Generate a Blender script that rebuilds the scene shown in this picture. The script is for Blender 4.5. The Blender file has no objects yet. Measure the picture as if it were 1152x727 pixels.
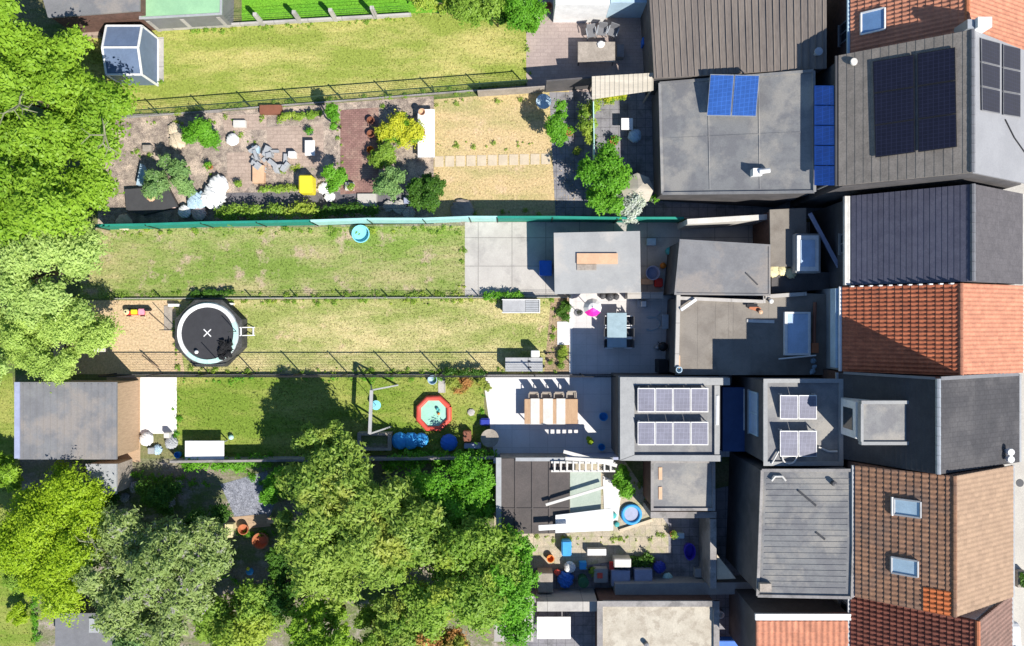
import bpy, bmesh, math, random
import numpy as np
from mathutils import Vector, Matrix
random.seed(7)
R = math.radians
scene = bpy.context.scene
col = scene.collection

# ------------------------------------------------------------------ camera, sky, sun
H = 42.0; F = 840.0; CX = 576.0; CY = 363.5          # straight-down drone camera, pixels of the 1152 wide photo
cam_d = bpy.data.cameras.new('camera'); cam = bpy.data.objects.new('camera', cam_d); col.objects.link(cam)
cam.location = (0, 0, H); cam.rotation_euler = (0, 0, 0)
cam_d.sensor_width = 36; cam_d.lens = 36 * F / 1152; cam_d.clip_end = 2000
scene.camera = cam
SUN = Vector((.65, -.70, 1.0)).normalized()
elev = math.asin(SUN.z); azim = math.atan2(SUN.x, SUN.y)
w = bpy.data.worlds.new('World'); scene.world = w; w.use_nodes = True
nt = w.node_tree; nt.nodes.clear()
sky = nt.nodes.new('ShaderNodeTexSky'); sky.sky_type = 'NISHITA'; sky.sun_disc = False
sky.sun_elevation = elev; sky.sun_rotation = azim; sky.air_density = 1.0; sky.dust_density = 0.0; sky.ozone_density = 6.0
bg = nt.nodes.new('ShaderNodeBackground'); bg.inputs[1].default_value = .088
wo = nt.nodes.new('ShaderNodeOutputWorld')
nt.links.new(sky.outputs[0], bg.inputs[0]); nt.links.new(bg.outputs[0], wo.inputs[0])
sd = bpy.data.lights.new('sun', 'SUN'); sd.energy = 4.6; sd.angle = R(.5); sd.color = (1, .955, .88)
so = bpy.data.objects.new('sun', sd); col.objects.link(so); so.rotation_euler = SUN.to_track_quat('Z', 'Y').to_euler(); so.location = SUN * 80
scene.view_settings.view_transform = 'Standard'; scene.view_settings.look = 'None'
scene.view_settings.exposure = .64; scene.view_settings.gamma = 1
scene.cycles.max_bounces = 6; scene.cycles.transparent_max_bounces = 12

# ------------------------------------------------------------------ helpers
def at(px, py, z=0.0):
    k = (H - z) / F
    return Vector(((px - CX) * k, (CY - py) * k, z))
def xy(px, py, z=0.0):
    v = at(px, py, z); return (v.x, v.y)

MATS = {}
def mat(name, c1, c2=None, scale=1.0, rough=.85, bump=0.0, bscale=8.0, lo=.4, hi=.6, fine=.18, fscale=14.0, stretch=(1, 1, 1), metal=0.0, spec=.3, c3=None, s3=.25, lo3=.5, hi3=.62, ob=False):
    """colour patches c1/c2 (c3 in large stains) + fine value grain, all in place coordinates"""
    if name in MATS: return MATS[name]
    m = bpy.data.materials.new(name); m.use_nodes = True; n = m.node_tree.nodes; l = m.node_tree.links
    b = n['Principled BSDF']; b.inputs['Roughness'].default_value = rough; b.inputs['Metallic'].default_value = metal
    b.inputs['Specular IOR Level'].default_value = spec
    g = n.new('ShaderNodeNewGeometry'); mp = n.new('ShaderNodeMapping'); mp.inputs['Scale'].default_value = stretch
    l.new(g.outputs['Position'], mp.inputs[0])
    def noise(s, d=4, src=mp):
        t = n.new('ShaderNodeTexNoise'); t.inputs['Scale'].default_value = s; t.inputs['Detail'].default_value = d
        t.inputs['Roughness'].default_value = .65; l.new(src.outputs[0], t.inputs['Vector']); return t
    def ramp(t, a, b_):
        r = n.new('ShaderNodeMapRange'); r.inputs[1].default_value = a; r.inputs[2].default_value = b_
        l.new(t.outputs[0], r.inputs[0]); return r
    c2 = c2 or tuple(x * .82 for x in c1)
    mx = n.new('ShaderNodeMix'); mx.data_type = 'RGBA'
    mx.inputs[6].default_value = (*c1, 1); mx.inputs[7].default_value = (*c2, 1)
    l.new(ramp(noise(scale), lo, hi).outputs[0], mx.inputs[0]); cur = mx.outputs[2]
    if c3:
        m3 = n.new('ShaderNodeMix'); m3.data_type = 'RGBA'; l.new(cur, m3.inputs[6]); m3.inputs[7].default_value = (*c3, 1)
        l.new(ramp(noise(s3, 5), lo3, hi3).outputs[0], m3.inputs[0]); cur = m3.outputs[2]
    if fine:
        rr = ramp(noise(fscale, 3), .25, .75); rr.inputs[3].default_value = 1 - fine * 1.6; rr.inputs[4].default_value = 1 + fine
        vm = n.new('ShaderNodeVectorMath'); vm.operation = 'SCALE'; l.new(cur, vm.inputs[0]); l.new(rr.outputs[0], vm.inputs['Scale']); cur = vm.outputs[0]
    l.new(cur, b.inputs['Base Color'])
    if bump:
        bp = n.new('ShaderNodeBump'); bp.inputs['Strength'].default_value = bump; bp.inputs['Distance'].default_value = .05
        l.new(noise(bscale, 5).outputs[0], bp.inputs['Height']); l.new(bp.outputs[0], b.inputs['Normal'])
    MATS[name] = m; return m

def joints(name, bw, bh, mort, k, off=.5, alt=.93):
    """adds laid units with joints (pavers, slabs, module cells) to an existing material"""
    m = MATS[name]; n = m.node_tree.nodes; l = m.node_tree.links; b = n['Principled BSDF']; lk = b.inputs['Base Color'].links[0].from_socket
    g = n.new('ShaderNodeNewGeometry'); t = n.new('ShaderNodeTexBrick'); t.offset = off; t.inputs['Scale'].default_value = 1
    t.inputs['Brick Width'].default_value = bw; t.inputs['Row Height'].default_value = bh; t.inputs['Mortar Size'].default_value = mort; t.inputs['Mortar Smooth'].default_value = .3
    t.inputs['Color1'].default_value = (1, 1, 1, 1); t.inputs['Color2'].default_value = (alt, alt, alt, 1); t.inputs['Mortar'].default_value = (k, k, k, 1); l.new(g.outputs['Position'], t.inputs['Vector'])
    mx = n.new('ShaderNodeMix'); mx.data_type = 'RGBA'; mx.blend_type = 'MULTIPLY'; mx.inputs[0].default_value = 1; l.new(lk, mx.inputs[6]); l.new(t.outputs['Color'], mx.inputs[7]); l.new(mx.outputs[2], b.inputs['Base Color'])
def lawn_mat(name, dry, green, soil, bias=.0, soilb=.0):
    """patchy grass: dry straw, green and bare soil"""
    m = bpy.data.materials.new(name); m.use_nodes = True; n = m.node_tree.nodes; l = m.node_tree.links
    b = n['Principled BSDF']; b.inputs['Roughness'].default_value = .95; b.inputs['Specular IOR Level'].default_value = .1
    g = n.new('ShaderNodeNewGeometry')
    mp = n.new('ShaderNodeMapping'); mp.inputs['Scale'].default_value = (.3, 1, 0); l.new(g.outputs['Position'], mp.inputs[0])
    mf = n.new('ShaderNodeMapping'); mf.inputs['Scale'].default_value = (1, 1, 0); l.new(g.outputs['Position'], mf.inputs[0])
    def noise(s, d, src):
        t = n.new('ShaderNodeTexNoise'); t.inputs['Scale'].default_value = s; t.inputs['Detail'].default_value = d; t.inputs['Roughness'].default_value = .7
        l.new(src.outputs[0], t.inputs['Vector']); return t
    def mr(t, a, c, lo=0, hi=1):
        r = n.new('ShaderNodeMapRange'); r.inputs[1].default_value = a; r.inputs[2].default_value = c; r.inputs[3].default_value = lo; r.inputs[4].default_value = hi
        l.new(t.outputs[0], r.inputs[0]); return r
    m1 = n.new('ShaderNodeMix'); m1.data_type = 'RGBA'; m1.inputs[6].default_value = (*dry, 1); m1.inputs[7].default_value = (*green, 1)
    l.new(mr(noise(.55, 8, mp), .41 - bias, .59 - bias).outputs[0], m1.inputs[0])
    m2 = n.new('ShaderNodeMix'); m2.data_type = 'RGBA'; l.new(m1.outputs[2], m2.inputs[6]); m2.inputs[7].default_value = (*soil, 1)
    l.new(mr(noise(.9, 7, mf), .62 - soilb, .74 - soilb).outputs[0], m2.inputs[0])
    vm = n.new('ShaderNodeVectorMath'); vm.operation = 'SCALE'; l.new(m2.outputs[2], vm.inputs[0])
    l.new(mr(noise(9, 5, mf), .3, .7, .62, 1.35).outputs[0], vm.inputs['Scale'])
    l.new(vm.outputs[0], b.inputs['Base Color'])
    bp = n.new('ShaderNodeBump'); bp.inputs['Strength'].default_value = .7; bp.inputs['Distance'].default_value = .05
    l.new(noise(11, 6, mf).outputs[0], bp.inputs['Height']); l.new(bp.outputs[0], b.inputs['Normal'])
    MATS[name] = m; return m

def leaf_mat(name, c1, c2, c3=None, s3=1.0, t3=.6, trans=.3):
    m = bpy.data.materials.new(name); m.use_nodes = True; n = m.node_tree.nodes; l = m.node_tree.links
    n.remove(n['Principled BSDF']); out = n['Material Output']
    a = n.new('ShaderNodeAttribute'); a.attribute_name = 'leaf'
    mx = n.new('ShaderNodeMix'); mx.data_type = 'RGBA'; mx.inputs[6].default_value = (*c1, 1); mx.inputs[7].default_value = (*c2, 1)
    l.new(a.outputs['Fac'], mx.inputs[0]); cur = mx.outputs[2]
    if c3:
        g = n.new('ShaderNodeNewGeometry'); t = n.new('ShaderNodeTexNoise'); t.inputs['Scale'].default_value = s3; t.inputs['Detail'].default_value = 3
        l.new(g.outputs['Position'], t.inputs['Vector'])
        r = n.new('ShaderNodeMapRange'); r.inputs[1].default_value = t3 - .05; r.inputs[2].default_value = t3 + .05; l.new(t.outputs[0], r.inputs[0])
        m3 = n.new('ShaderNodeMix'); m3.data_type = 'RGBA'; l.new(cur, m3.inputs[6]); m3.inputs[7].default_value = (*c3, 1); l.new(r.outputs[0], m3.inputs[0]); cur = m3.outputs[2]
    d = n.new('ShaderNodeBsdfDiffuse'); tr = n.new('ShaderNodeBsdfTranslucent'); gl = n.new('ShaderNodeBsdfGlossy'); gl.inputs['Roughness'].default_value = .5
    ms = n.new('ShaderNodeMixShader'); ms.inputs[0].default_value = trans; m4 = n.new('ShaderNodeMixShader'); m4.inputs[0].default_value = .015
    l.new(cur, d.inputs[0]); l.new(cur, tr.inputs[0]); l.new(d.outputs[0], ms.inputs[1]); l.new(tr.outputs[0], ms.inputs[2])
    l.new(ms.outputs[0], m4.inputs[1]); l.new(gl.outputs[0], m4.inputs[2]); l.new(m4.outputs[0], out.inputs[0])
    MATS[name] = m; return m

def M(k): return MATS[k]
# plain painted / plastic colours with slight wear
def paint(name, c, rough=.5, fine=.06, **kw): return mat(name, c, tuple(x * .88 for x in c), scale=2.0, rough=rough, fine=fine, **kw)

def tag(o, label=None, cat=None, group=None, kind=None):
    if label: o['label'] = label
    if cat: o['category'] = cat
    if group: o['group'] = group
    if kind: o['kind'] = kind
    return o
def empty(name, loc, label, cat, group=None):
    o = bpy.data.objects.new(name, None); col.objects.link(o); o.location = loc; o.empty_display_size = .3
    return tag(o, label, cat, group)
def wl(o):
    v = Vector(o.location)
    while o.parent: o = o.parent; v += o.location
    return v

class MB:
    def __init__(s): s.v = []; s.f = []
    def add(s, vs, fs):
        k = len(s.v); s.v += [tuple(p) for p in vs]; s.f += [tuple(i + k for i in f) for f in fs]; return s
    def box(s, x0, x1, y0, y1, z0, z1):
        return s.add([(x0, y0, z0), (x1, y0, z0), (x1, y1, z0), (x0, y1, z0), (x0, y0, z1), (x1, y0, z1), (x1, y1, z1), (x0, y1, z1)],
                     [(3, 2, 1, 0), (4, 5, 6, 7), (0, 1, 5, 4), (1, 2, 6, 5), (2, 3, 7, 6), (3, 0, 4, 7)])
    def obox(s, c, sx, sy, z0, z1, a=0):
        ca, sa = math.cos(a), math.sin(a)
        P = [(c[0] + x * ca - y * sa, c[1] + x * sa + y * ca) for x, y in ((-sx / 2, -sy / 2), (sx / 2, -sy / 2), (sx / 2, sy / 2), (-sx / 2, sy / 2))]
        return s.prism(P, z0, z1)
    def prism(s, P, z0, z1):
        # ensure counter-clockwise
        A = sum(P[i][0] * P[(i + 1) % len(P)][1] - P[(i + 1) % len(P)][0] * P[i][1] for i in range(len(P)))
        if A < 0: P = P[::-1]
        n = len(P); zz = z1 if isinstance(z1, (list, tuple)) else [z1] * n
        if A < 0 and isinstance(z1, (list, tuple)): zz = zz[::-1]
        vs = [(x, y, z0) for x, y in P] + [(x, y, z) for (x, y), z in zip(P, zz)]
        return s.add(vs, [tuple(range(n - 1, -1, -1)), tuple(range(n, 2 * n))] + [(i, (i + 1) % n, n + (i + 1) % n, n + i) for i in range(n)])
    def bar(s, p, q, w, h=None):
        h = h or w; p = Vector(p); q = Vector(q); d = (q - p).normalized()
        up = Vector((0, 0, 1)) if abs(d.z) < .9 else Vector((1, 0, 0)); a = d.cross(up).normalized() * w / 2; b = a.cross(d).normalized() * h / 2
        return s.add([p - a - b, p + a - b, p + a + b, p - a + b, q - a - b, q + a - b, q + a + b, q - a + b],
                     [(0, 1, 2, 3), (7, 6, 5, 4), (4, 5, 1, 0), (5, 6, 2, 1), (6, 7, 3, 2), (7, 4, 0, 3)])
    def tube(s, pts, r, n=8, caps=True):
        pts = [Vector(p) for p in pts]; rs = r if isinstance(r, (list, tuple)) else [r] * len(pts); vs = []; fs = []
        for i, p in enumerate(pts):
            d = (pts[min(i + 1, len(pts) - 1)] - pts[max(i - 1, 0)]).normalized()
            up = Vector((0, 0, 1)) if abs(d.z) < .9 else Vector((1, 0, 0)); a = d.cross(up).normalized(); b = a.cross(d).normalized()
            for j in range(n):
                t = 2 * math.pi * j / n; vs.append(p + (a * math.cos(t) + b * math.sin(t)) * rs[i])
        for i in range(len(pts) - 1):
            for j in range(n): fs.append((i * n + j, i * n + (j + 1) % n, (i + 1) * n + (j + 1) % n, (i + 1) * n + j))
        if caps: fs += [tuple(range(n - 1, -1, -1)), tuple(range((len(pts) - 1) * n, len(pts) * n))]
        return s.add(vs, fs)
    def lathe(s, c, prof, n=24, a0=0, a1=2 * math.pi, sx=1, sy=1):
        full = abs(a1 - a0 - 2 * math.pi) < 1e-6; m = n if full else n + 1; vs = []; fs = []
        for i in range(m):
            t = a0 + (a1 - a0) * i / n
            for r, z in prof: vs.append((c[0] + r * sx * math.cos(t), c[1] + r * sy * math.sin(t), c[2] + z))
        k = len(prof)
        for i in range(n):
            j = (i + 1) % m
            for q in range(k - 1): fs.append((i * k + q, j * k + q, j * k + q + 1, i * k + q + 1))
        return s.add(vs, fs)
    def ball(s, c, r, n=14, sz=1, jit=0):
        vs = []; fs = []; n = 36 if jit else n; h = n // 2
        A_ = [(random.uniform(2, 9), random.uniform(2, 9), random.uniform(0, 6.3), random.uniform(.3, 1)) for _ in range(6)]
        for i in range(h + 1):
            for j in range(n):
                t = math.pi * i / h; p = 2 * math.pi * j / n; rr = r
                if jit and 0 < i < h:
                    u, v_ = math.sin(t) * math.cos(p), math.sin(t) * math.sin(p)
                    q = sum(a3 * (1 - 2.2 * abs(math.sin(a0 * u + a1 * v_ + a2))) for a0, a1, a2, a3 in A_) / 6
                    rr = r * (1 + jit * 2.6 * q)
                vs.append((c[0] + rr * math.sin(t) * math.cos(p), c[1] + rr * math.sin(t) * math.sin(p), c[2] + rr * sz * math.cos(t)))
        for i in range(h):
            for j in range(n): fs.append((i * n + j, (i + 1) * n + j, (i + 1) * n + (j + 1) % n, i * n + (j + 1) % n))
        return s.add(vs, fs)
    def build(s, name, m, parent=None, origin=None, smooth=False, bevel=0):
        A = np.array([tuple(p) for p in s.v], dtype=float)
        if parent is not None: o3 = np.array(wl(parent)) if origin is None else np.array(origin)
        elif origin is not None: o3 = np.array(origin)
        else: o3 = np.array([(A[:, 0].min() + A[:, 0].max()) / 2, (A[:, 1].min() + A[:, 1].max()) / 2, A[:, 2].min()])
        me = bpy.data.meshes.new(name); me.from_pydata([tuple(p) for p in (A - o3)], [], s.f); me.validate(); me.update()
        if smooth: me.polygons.foreach_set('use_smooth', [True] * len(me.polygons))
        me.materials.append(m if not isinstance(m, str) else MATS[m])
        o = bpy.data.objects.new(name, me); col.objects.link(o)
        if parent is not None: o.parent = parent; o.location = Vector(o3) - wl(parent)
        else: o.location = Vector(o3)
        if bevel:
            bm = bmesh.new(); bm.from_mesh(me); bmesh.ops.bevel(bm, geom=bm.edges[:], offset=bevel, segments=2, affect='EDGES', clamp_overlap=True); bm.to_mesh(me); bm.free()
        return o
def copy_tree(o, parent=None):
    c = o.copy(); col.objects.link(c); c.parent = parent
    for ch in list(o.children): copy_tree(ch, c)
    return c
def kids(root, base): return root
def pxbox(x0, y0, x1, y1, z0, z1, mb=None, zr=None):
    """box whose top outline is the pixel rectangle at height zr (or z1)"""
    zr = z1 if zr is None else zr; mb = mb or MB()
    a = at(x0, y1, zr); b = at(x1, y0, zr); return mb.box(a.x, b.x, a.y, b.y, z0, z1)
def pxprism(P, z0, z1, mb=None):
    mb = mb or MB(); return mb.prism([xy(px, py, z1) for px, py in P], z0, z1)
def one(name, mb, m, label, cat, group=None, kind=None, **kw):
    o = mb.build(name, m, **kw); tag(o, label, cat, group, kind); return o

# ------------------------------------------------------------------ materials
lawn_mat('lawn_dry', (.55, .47, .23), (.28, .32, .09), (.58, .44, .27), .01, .04)
lawn_mat('lawn_dry2', (.48, .43, .15), (.26, .31, .06), (.52, .40, .20), .04, -.03)
lawn_mat('lawn_straw', (.56, .42, .22), (.40, .35, .15), (.60, .44, .27), -.04, .07)
lawn_mat('lawn_mixed', (.40, .36, .17), (.19, .27, .055), (.44, .34, .24), .03, .08)
lawn_mat('lawn_green', (.33, .34, .09), (.17, .25, .035), (.42, .35, .16), .03, -.02)
lawn_mat('lawn_neon', (.17, .38, .03), (.12, .33, .025), (.2, .36, .04), 0, -.2)
lawn_mat('bare_soil', (.58, .43, .27), (.54, .40, .24), (.52, .38, .24), 0, .0)
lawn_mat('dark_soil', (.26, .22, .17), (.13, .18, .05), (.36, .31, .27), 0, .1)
lawn_mat('base_ground', (.22, .20, .10), (.10, .15, .04), (.25, .20, .13), 0, .0)
mat('concrete_light', (.50, .47, .43), (.45, .42, .385), scale=.8, c3=(.38, .355, .33), s3=.6, fine=.06, bump=.1)
mat('concrete_white', (.78, .75, .72), (.70, .68, .66), scale=1.0, fine=.05, bump=.1)
mat('concrete_mid', (.34, .32, .30), (.27, .25, .24), scale=.7, c3=(.2, .19, .18), s3=.9, fine=.12)
mat('street_concrete', (.52, .49, .43), (.46, .43, .38), scale=.6, fine=.1, bump=.15)
mat('asphalt', (.06, .06, .062), (.05, .05, .052), fine=.25, fscale=30)
mat('gravel', (.44, .36, .29), (.25, .20, .17), scale=3, fine=.5, fscale=22, c3=(.60, .48, .38), s3=1.1, bump=.8, bscale=20)
mat('court_paving', (.30, .29, .30), (.24, .23, .25), scale=1.2, c3=(.17, .165, .17), s3=.8, fine=.12)
mat('bitumen', (.255, .228, .195), (.205, .182, .157), scale=.7, c3=(.18, .155, .13), s3=.9, lo3=.53, hi3=.7, fine=.09, fscale=18, bump=.15)
mat('bitumen_grey', (0.246, 0.244, 0.239), (0.203, 0.200, 0.203), scale=1.1, lo=.44, hi=.56, c3=(0.33, 0.31, 0.28), s3=.5, fine=.09, fscale=18, bump=.12)
mat('bitumen_dark', (.11, .105, .102), (.09, .087, .085), scale=.6, c3=(.14, .13, .12), s3=.4, fine=.09)
mat('roof_sheet_brown', (0.232, 0.195, 0.165), (0.188, 0.158, 0.138), scale=.7, stretch=(2.5, .3, 1), fine=.15, fscale=8)
mat('roof_sheet_grey', (.215, .215, .22), (.18, .18, .187), scale=.9, c3=(.27, .245, .225), s3=.5, fine=.08)
mat('roof_sheet_dark', (0.110, 0.094, 0.088), (0.088, 0.077, 0.073), scale=.6, fine=.12)
mat('roof_pale_green', (.42, .47, .40), (.36, .42, .35), scale=.8, fine=.08)
mat('roof_mint', (.30, .52, .30), (.26, .46, .27), scale=.8, fine=.06)
mat('roof_cream', (.52, .47, .38), (.44, .39, .31), scale=1.2, c3=(.38, .33, .26), s3=2.2, fine=.1)
mat('roof_beige', (.50, .45, .37), (.42, .38, .31), scale=1.0, stretch=(.3, 4, 1), fine=.1)
mat('roof_shed_grey', (0.374, 0.374, 0.363), (0.319, 0.319, 0.314), scale=.5, c3=(0.440, 0.418, 0.385), s3=.4, fine=.05)
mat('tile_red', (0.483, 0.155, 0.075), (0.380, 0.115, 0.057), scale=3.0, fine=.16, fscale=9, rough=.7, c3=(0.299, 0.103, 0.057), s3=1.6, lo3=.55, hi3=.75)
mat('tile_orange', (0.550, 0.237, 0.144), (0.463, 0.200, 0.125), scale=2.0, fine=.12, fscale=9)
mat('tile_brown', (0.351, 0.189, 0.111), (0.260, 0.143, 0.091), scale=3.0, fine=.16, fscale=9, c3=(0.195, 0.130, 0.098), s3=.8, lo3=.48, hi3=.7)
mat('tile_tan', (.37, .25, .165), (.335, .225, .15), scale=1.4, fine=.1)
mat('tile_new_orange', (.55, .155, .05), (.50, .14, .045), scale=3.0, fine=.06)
mat('tile_red_shaded', (.22, .075, .05), (.17, .06, .042), scale=2, fine=.15)  # shade over the bottom house's red roof, put into the tile colour
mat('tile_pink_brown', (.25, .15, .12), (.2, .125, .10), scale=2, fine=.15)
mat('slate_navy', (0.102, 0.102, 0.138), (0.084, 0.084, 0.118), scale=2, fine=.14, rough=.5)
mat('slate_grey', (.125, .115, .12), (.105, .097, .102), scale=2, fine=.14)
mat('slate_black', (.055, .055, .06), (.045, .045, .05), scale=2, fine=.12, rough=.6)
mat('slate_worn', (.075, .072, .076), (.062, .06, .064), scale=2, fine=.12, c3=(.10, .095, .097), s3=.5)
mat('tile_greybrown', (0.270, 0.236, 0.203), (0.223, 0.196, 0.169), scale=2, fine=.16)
mat('sheet_silver', (.30, .30, .31), (.27, .27, .28), scale=.6, fine=.06)
mat('brick_wall', (.16, .09, .07), (.12, .07, .055), scale=4, fine=.2, fscale=18)
mat('brick_red_path', (.33, .19, .16), (.27, .15, .13), scale=2, fine=.25, fscale=16, c3=(.42, .28, .22), s3=.8)
mat('brick_pale', (.48, .37, .30), (.42, .32, .26), scale=2, fine=.2, fscale=16)
mat('render_white', (.68, .67, .65), (.6, .59, .57), scale=1, fine=.06)
mat('render_grey', (.36, .36, .35), (.31, .31, .305), scale=1, fine=.08)
mat('wall_dark', (.12, .11, .11), (.09, .085, .085), scale=1, fine=.1)  # on house and extension walls, shade of the gaps put into the colour
mat('wood_tan', (.48, .34, .22), (.40, .28, .18), scale=2, stretch=(1, 6, 1), fine=.15)
mat('wood_orange', (.50, .33, .20), (.44, .28, .17), scale=2, stretch=(6, 1, 1), fine=.12)
mat('wood_grey', (.38, .33, .28), (.30, .26, .22), scale=2, fine=.15)
mat('bark', (.16, .12, .09), (.10, .08, .06), scale=4, fine=.3)
paint('white', (.80, .79, .77)); paint('offwhite', (.66, .63, .58)); paint('grey_paint', (.38, .39, .40)); paint('dark_grey', (.07, .07, .075))
paint('black', (.022, .022, .025)); paint('mid_grey', (.2, .2, .21)); paint('mint', (.52, .78, .70)); paint('water_mint', (.36, .66, .52), rough=.1)
paint('blue', (.03, .16, .62)); paint('bright_blue', (.05, .35, .75)); paint('navy_plastic', (.03, .05, .35)); paint('violet_blue', (.07, .04, .5)); paint('sky_plastic', (.25, .65, .75))
paint('red', (.68, .05, .035)); paint('coral', (.72, .10, .07)); paint('orange', (.75, .22, .03)); paint('yellow', (.78, .68, .04)); paint('pink', (.85, .35, .45)); paint('magenta', (.78, .03, .38))
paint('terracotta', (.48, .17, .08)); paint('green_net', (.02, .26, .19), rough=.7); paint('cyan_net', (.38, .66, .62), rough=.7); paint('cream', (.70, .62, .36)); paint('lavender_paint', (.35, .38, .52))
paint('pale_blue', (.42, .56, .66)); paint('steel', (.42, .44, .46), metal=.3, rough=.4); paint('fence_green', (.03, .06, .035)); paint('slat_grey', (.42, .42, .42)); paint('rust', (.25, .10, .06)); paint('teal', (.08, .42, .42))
paint('green_bin', (.03, .13, .06)); paint('peach', (.66, .42, .26)); paint('glass_blue', (.18, .32, .55), rough=.12, spec=.6); paint('glass_dark', (.03, .04, .05), rough=.08, spec=.7)
paint('glass_table', (.33, .44, .49), rough=.25, spec=.3); paint('panel_navy', (.014, .015, .03), rough=.35, spec=.3); paint('panel_blue', (.045, .13, .42), rough=.3); paint('panel_sky_reflect', (.04, .16, .60), rough=.3)
paint('panel_grey', (.19, .19, .24), rough=.5, spec=.12); paint('court_blue', (.05, .10, .24)); paint('trampoline_mat', (.045, .045, .05), rough=.85); paint('net_black', (.02, .02, .022), rough=.9)
paint('greenhouse_glass', (.14, .19, .29), rough=.4, spec=.3); paint('skylight_white', (.45, .58, .75), rough=.12, spec=.6); paint('sand_pale', (.60, .50, .36))  # the sand tone is a plain pale base colour
leaf_mat('leaf_bright', (0.179, 0.342, 0.023), (0.382, 0.583, 0.053), trans=.42)
leaf_mat('leaf_pale', (0.287, 0.432, 0.099), (0.574, 0.723, 0.219), trans=.4)
leaf_mat('leaf_light', (0.287, 0.432, 0.068), (0.598, 0.761, 0.189), trans=.4)
leaf_mat('leaf_lime', (0.287, 0.444, 0.015), (0.455, 0.609, 0.038), trans=.42)
leaf_mat('leaf_mid', (0.168, 0.317, 0.030), (0.347, 0.508, 0.076), (0.407, 0.508, 0.068), .35, .58, trans=.4)
leaf_mat('leaf_olive', (.19, .33, .045), (.38, .50, .09), (.42, .48, .09), .5, .62, trans=.4)
leaf_mat('leaf_buddleia', (.19, .29, .07), (.42, .52, .17), (.38, .36, .34), 2.6, .64, trans=.35)
leaf_mat('leaf_greyblue', (0.143, 0.279, 0.083), (0.335, 0.508, 0.166), trans=.35)
leaf_mat('leaf_dark', (0.042, 0.127, 0.015), (0.120, 0.254, 0.030), trans=.35)
leaf_mat('leaf_fresh', (0.096, 0.305, 0.015), (0.239, 0.532, 0.045), trans=.42)
leaf_mat('leaf_rust', (0.191, 0.279, 0.038), (0.430, 0.483, 0.091), (0.538, 0.279, 0.091), .9, .55, trans=.35)
leaf_mat('leaf_yellow', (0.418, 0.483, 0.030), (0.717, 0.710, 0.061), (0.143, 0.330, 0.023), 1.6, .58, trans=.4)
leaf_mat('leaf_white', (0.366, 0.488, 0.220), (0.750, 0.750, 0.750), trans=.35)
leaf_mat('leaf_purple', (0.293, 0.207, 0.329), (0.512, 0.403, 0.512), trans=.2)

joints('panel_navy', .17, .17, .012, 1.8, 0); joints('panel_grey', .2, .2, .012, 1.25, 0); joints('panel_blue', .2, .2, .015, 1.35, 0); joints('panel_sky_reflect', .2, .2, .015, 1.3, 0)
joints('brick_red_path', .22, .11, .012, .6, .5, .8); joints('court_paving', .5, .5, .02, .6, 0, .88); joints('concrete_light', 1.9, 1.6, .025, .6, 0, .95); joints('brick_pale', .4, .2, .015, .7, .5, .85)
joints('slate_worn', .3, .22, .02, .78, .5, .9); joints('slate_grey', .3, .3, .015, .85, .5, .93)
for k_ in ('tile_red', 'tile_orange', 'tile_brown', 'tile_tan', 'tile_red_shaded', 'tile_pink_brown', 'tile_new_orange', 'slate_navy', 'tile_greybrown'):
    m_ = MATS[k_]; n_ = m_.node_tree.nodes; l_ = m_.node_tree.links; b_ = n_['Principled BSDF']; lk_ = b_.inputs['Base Color'].links[0].from_socket
    a_ = n_.new('ShaderNodeAttribute'); a_.attribute_name = 'tile'; r_ = n_.new('ShaderNodeMapRange'); r_.inputs[3].default_value = .84; r_.inputs[4].default_value = 1.16
    l_.new(a_.outputs['Fac'], r_.inputs[0]); v_ = n_.new('ShaderNodeVectorMath'); v_.operation = 'SCALE'; l_.new(lk_, v_.inputs[0]); l_.new(r_.outputs[0], v_.inputs['Scale']); l_.new(v_.outputs[0], b_.inputs['Base Color'])
# ------------------------------------------------------------------ the setting: ground, lawns, paving, street
def sheet(name, P, z, m, kind='structure'):
    pts = [at(px, py, 0) for px, py in P]
    A = sum(pts[i].x * pts[(i + 1) % len(pts)].y - pts[(i + 1) % len(pts)].x * pts[i].y for i in range(len(pts)))
    if A < 0: pts = pts[::-1]
    mb = MB(); mb.add([(p.x, p.y, z) for p in pts], [tuple(range(len(pts)))])
    o = mb.build(name, m); o['kind'] = kind; return o
g = MB(); g.add([(-300, -300, 0), (25.5, -300, 0), (25.5, 300, 0), (-300, 300, 0)], [(0, 1, 2, 3)]); g.build('ground', 'base_ground')['kind'] = 'structure'
g = MB(); g.add([(25.5, -300, -.12), (300, -300, -.12), (300, 300, -.12), (25.5, 300, -.12)], [(0, 1, 2, 3)]); g.build('road', 'street_concrete')['kind'] = 'structure'
g = MB(); g.box(24.2, 25.36, -120, 120, -.1, .03); g.build('pavement', 'concrete_light')['kind'] = 'structure'
g = MB(); g.box(25.37, 25.52, -120, 120, -.3, .045); g.build('kerb', 'concrete_mid')['kind'] = 'structure'
LAWNS = []
def lawn(P, z, m, dens, h=.06): LAWNS.append((P, m, dens, h)); return sheet('lawn', P, z, m)
lawn([(272, -40), (620, -40), (600, 14), (465, 17), (272, 29)], .004, 'lawn_neon', 30)
lawn([(60, 36), (180, 33), (465, 15), (592, 12), (592, 98), (90, 136)], .008, 'lawn_dry2', 70)
sheet('patio', [(592, -40), (960, -40), (960, 100), (592, 106)], .004, mat('paver_pink', (.40, .32, .29), (.35, .28, .255), scale=1.0, fine=.1, c3=(.45, .36, .32), s3=.5))
joints('paver_pink', .4, .2, .015, .78, .5, .9)
sheet('garden_path', [(110, 136), (488, 108), (488, 252), (110, 256)], .004, 'gravel')
sheet('brick_path', [(383, 124), (426, 121), (426, 216), (383, 219)], .012, 'brick_red_path')
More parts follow.
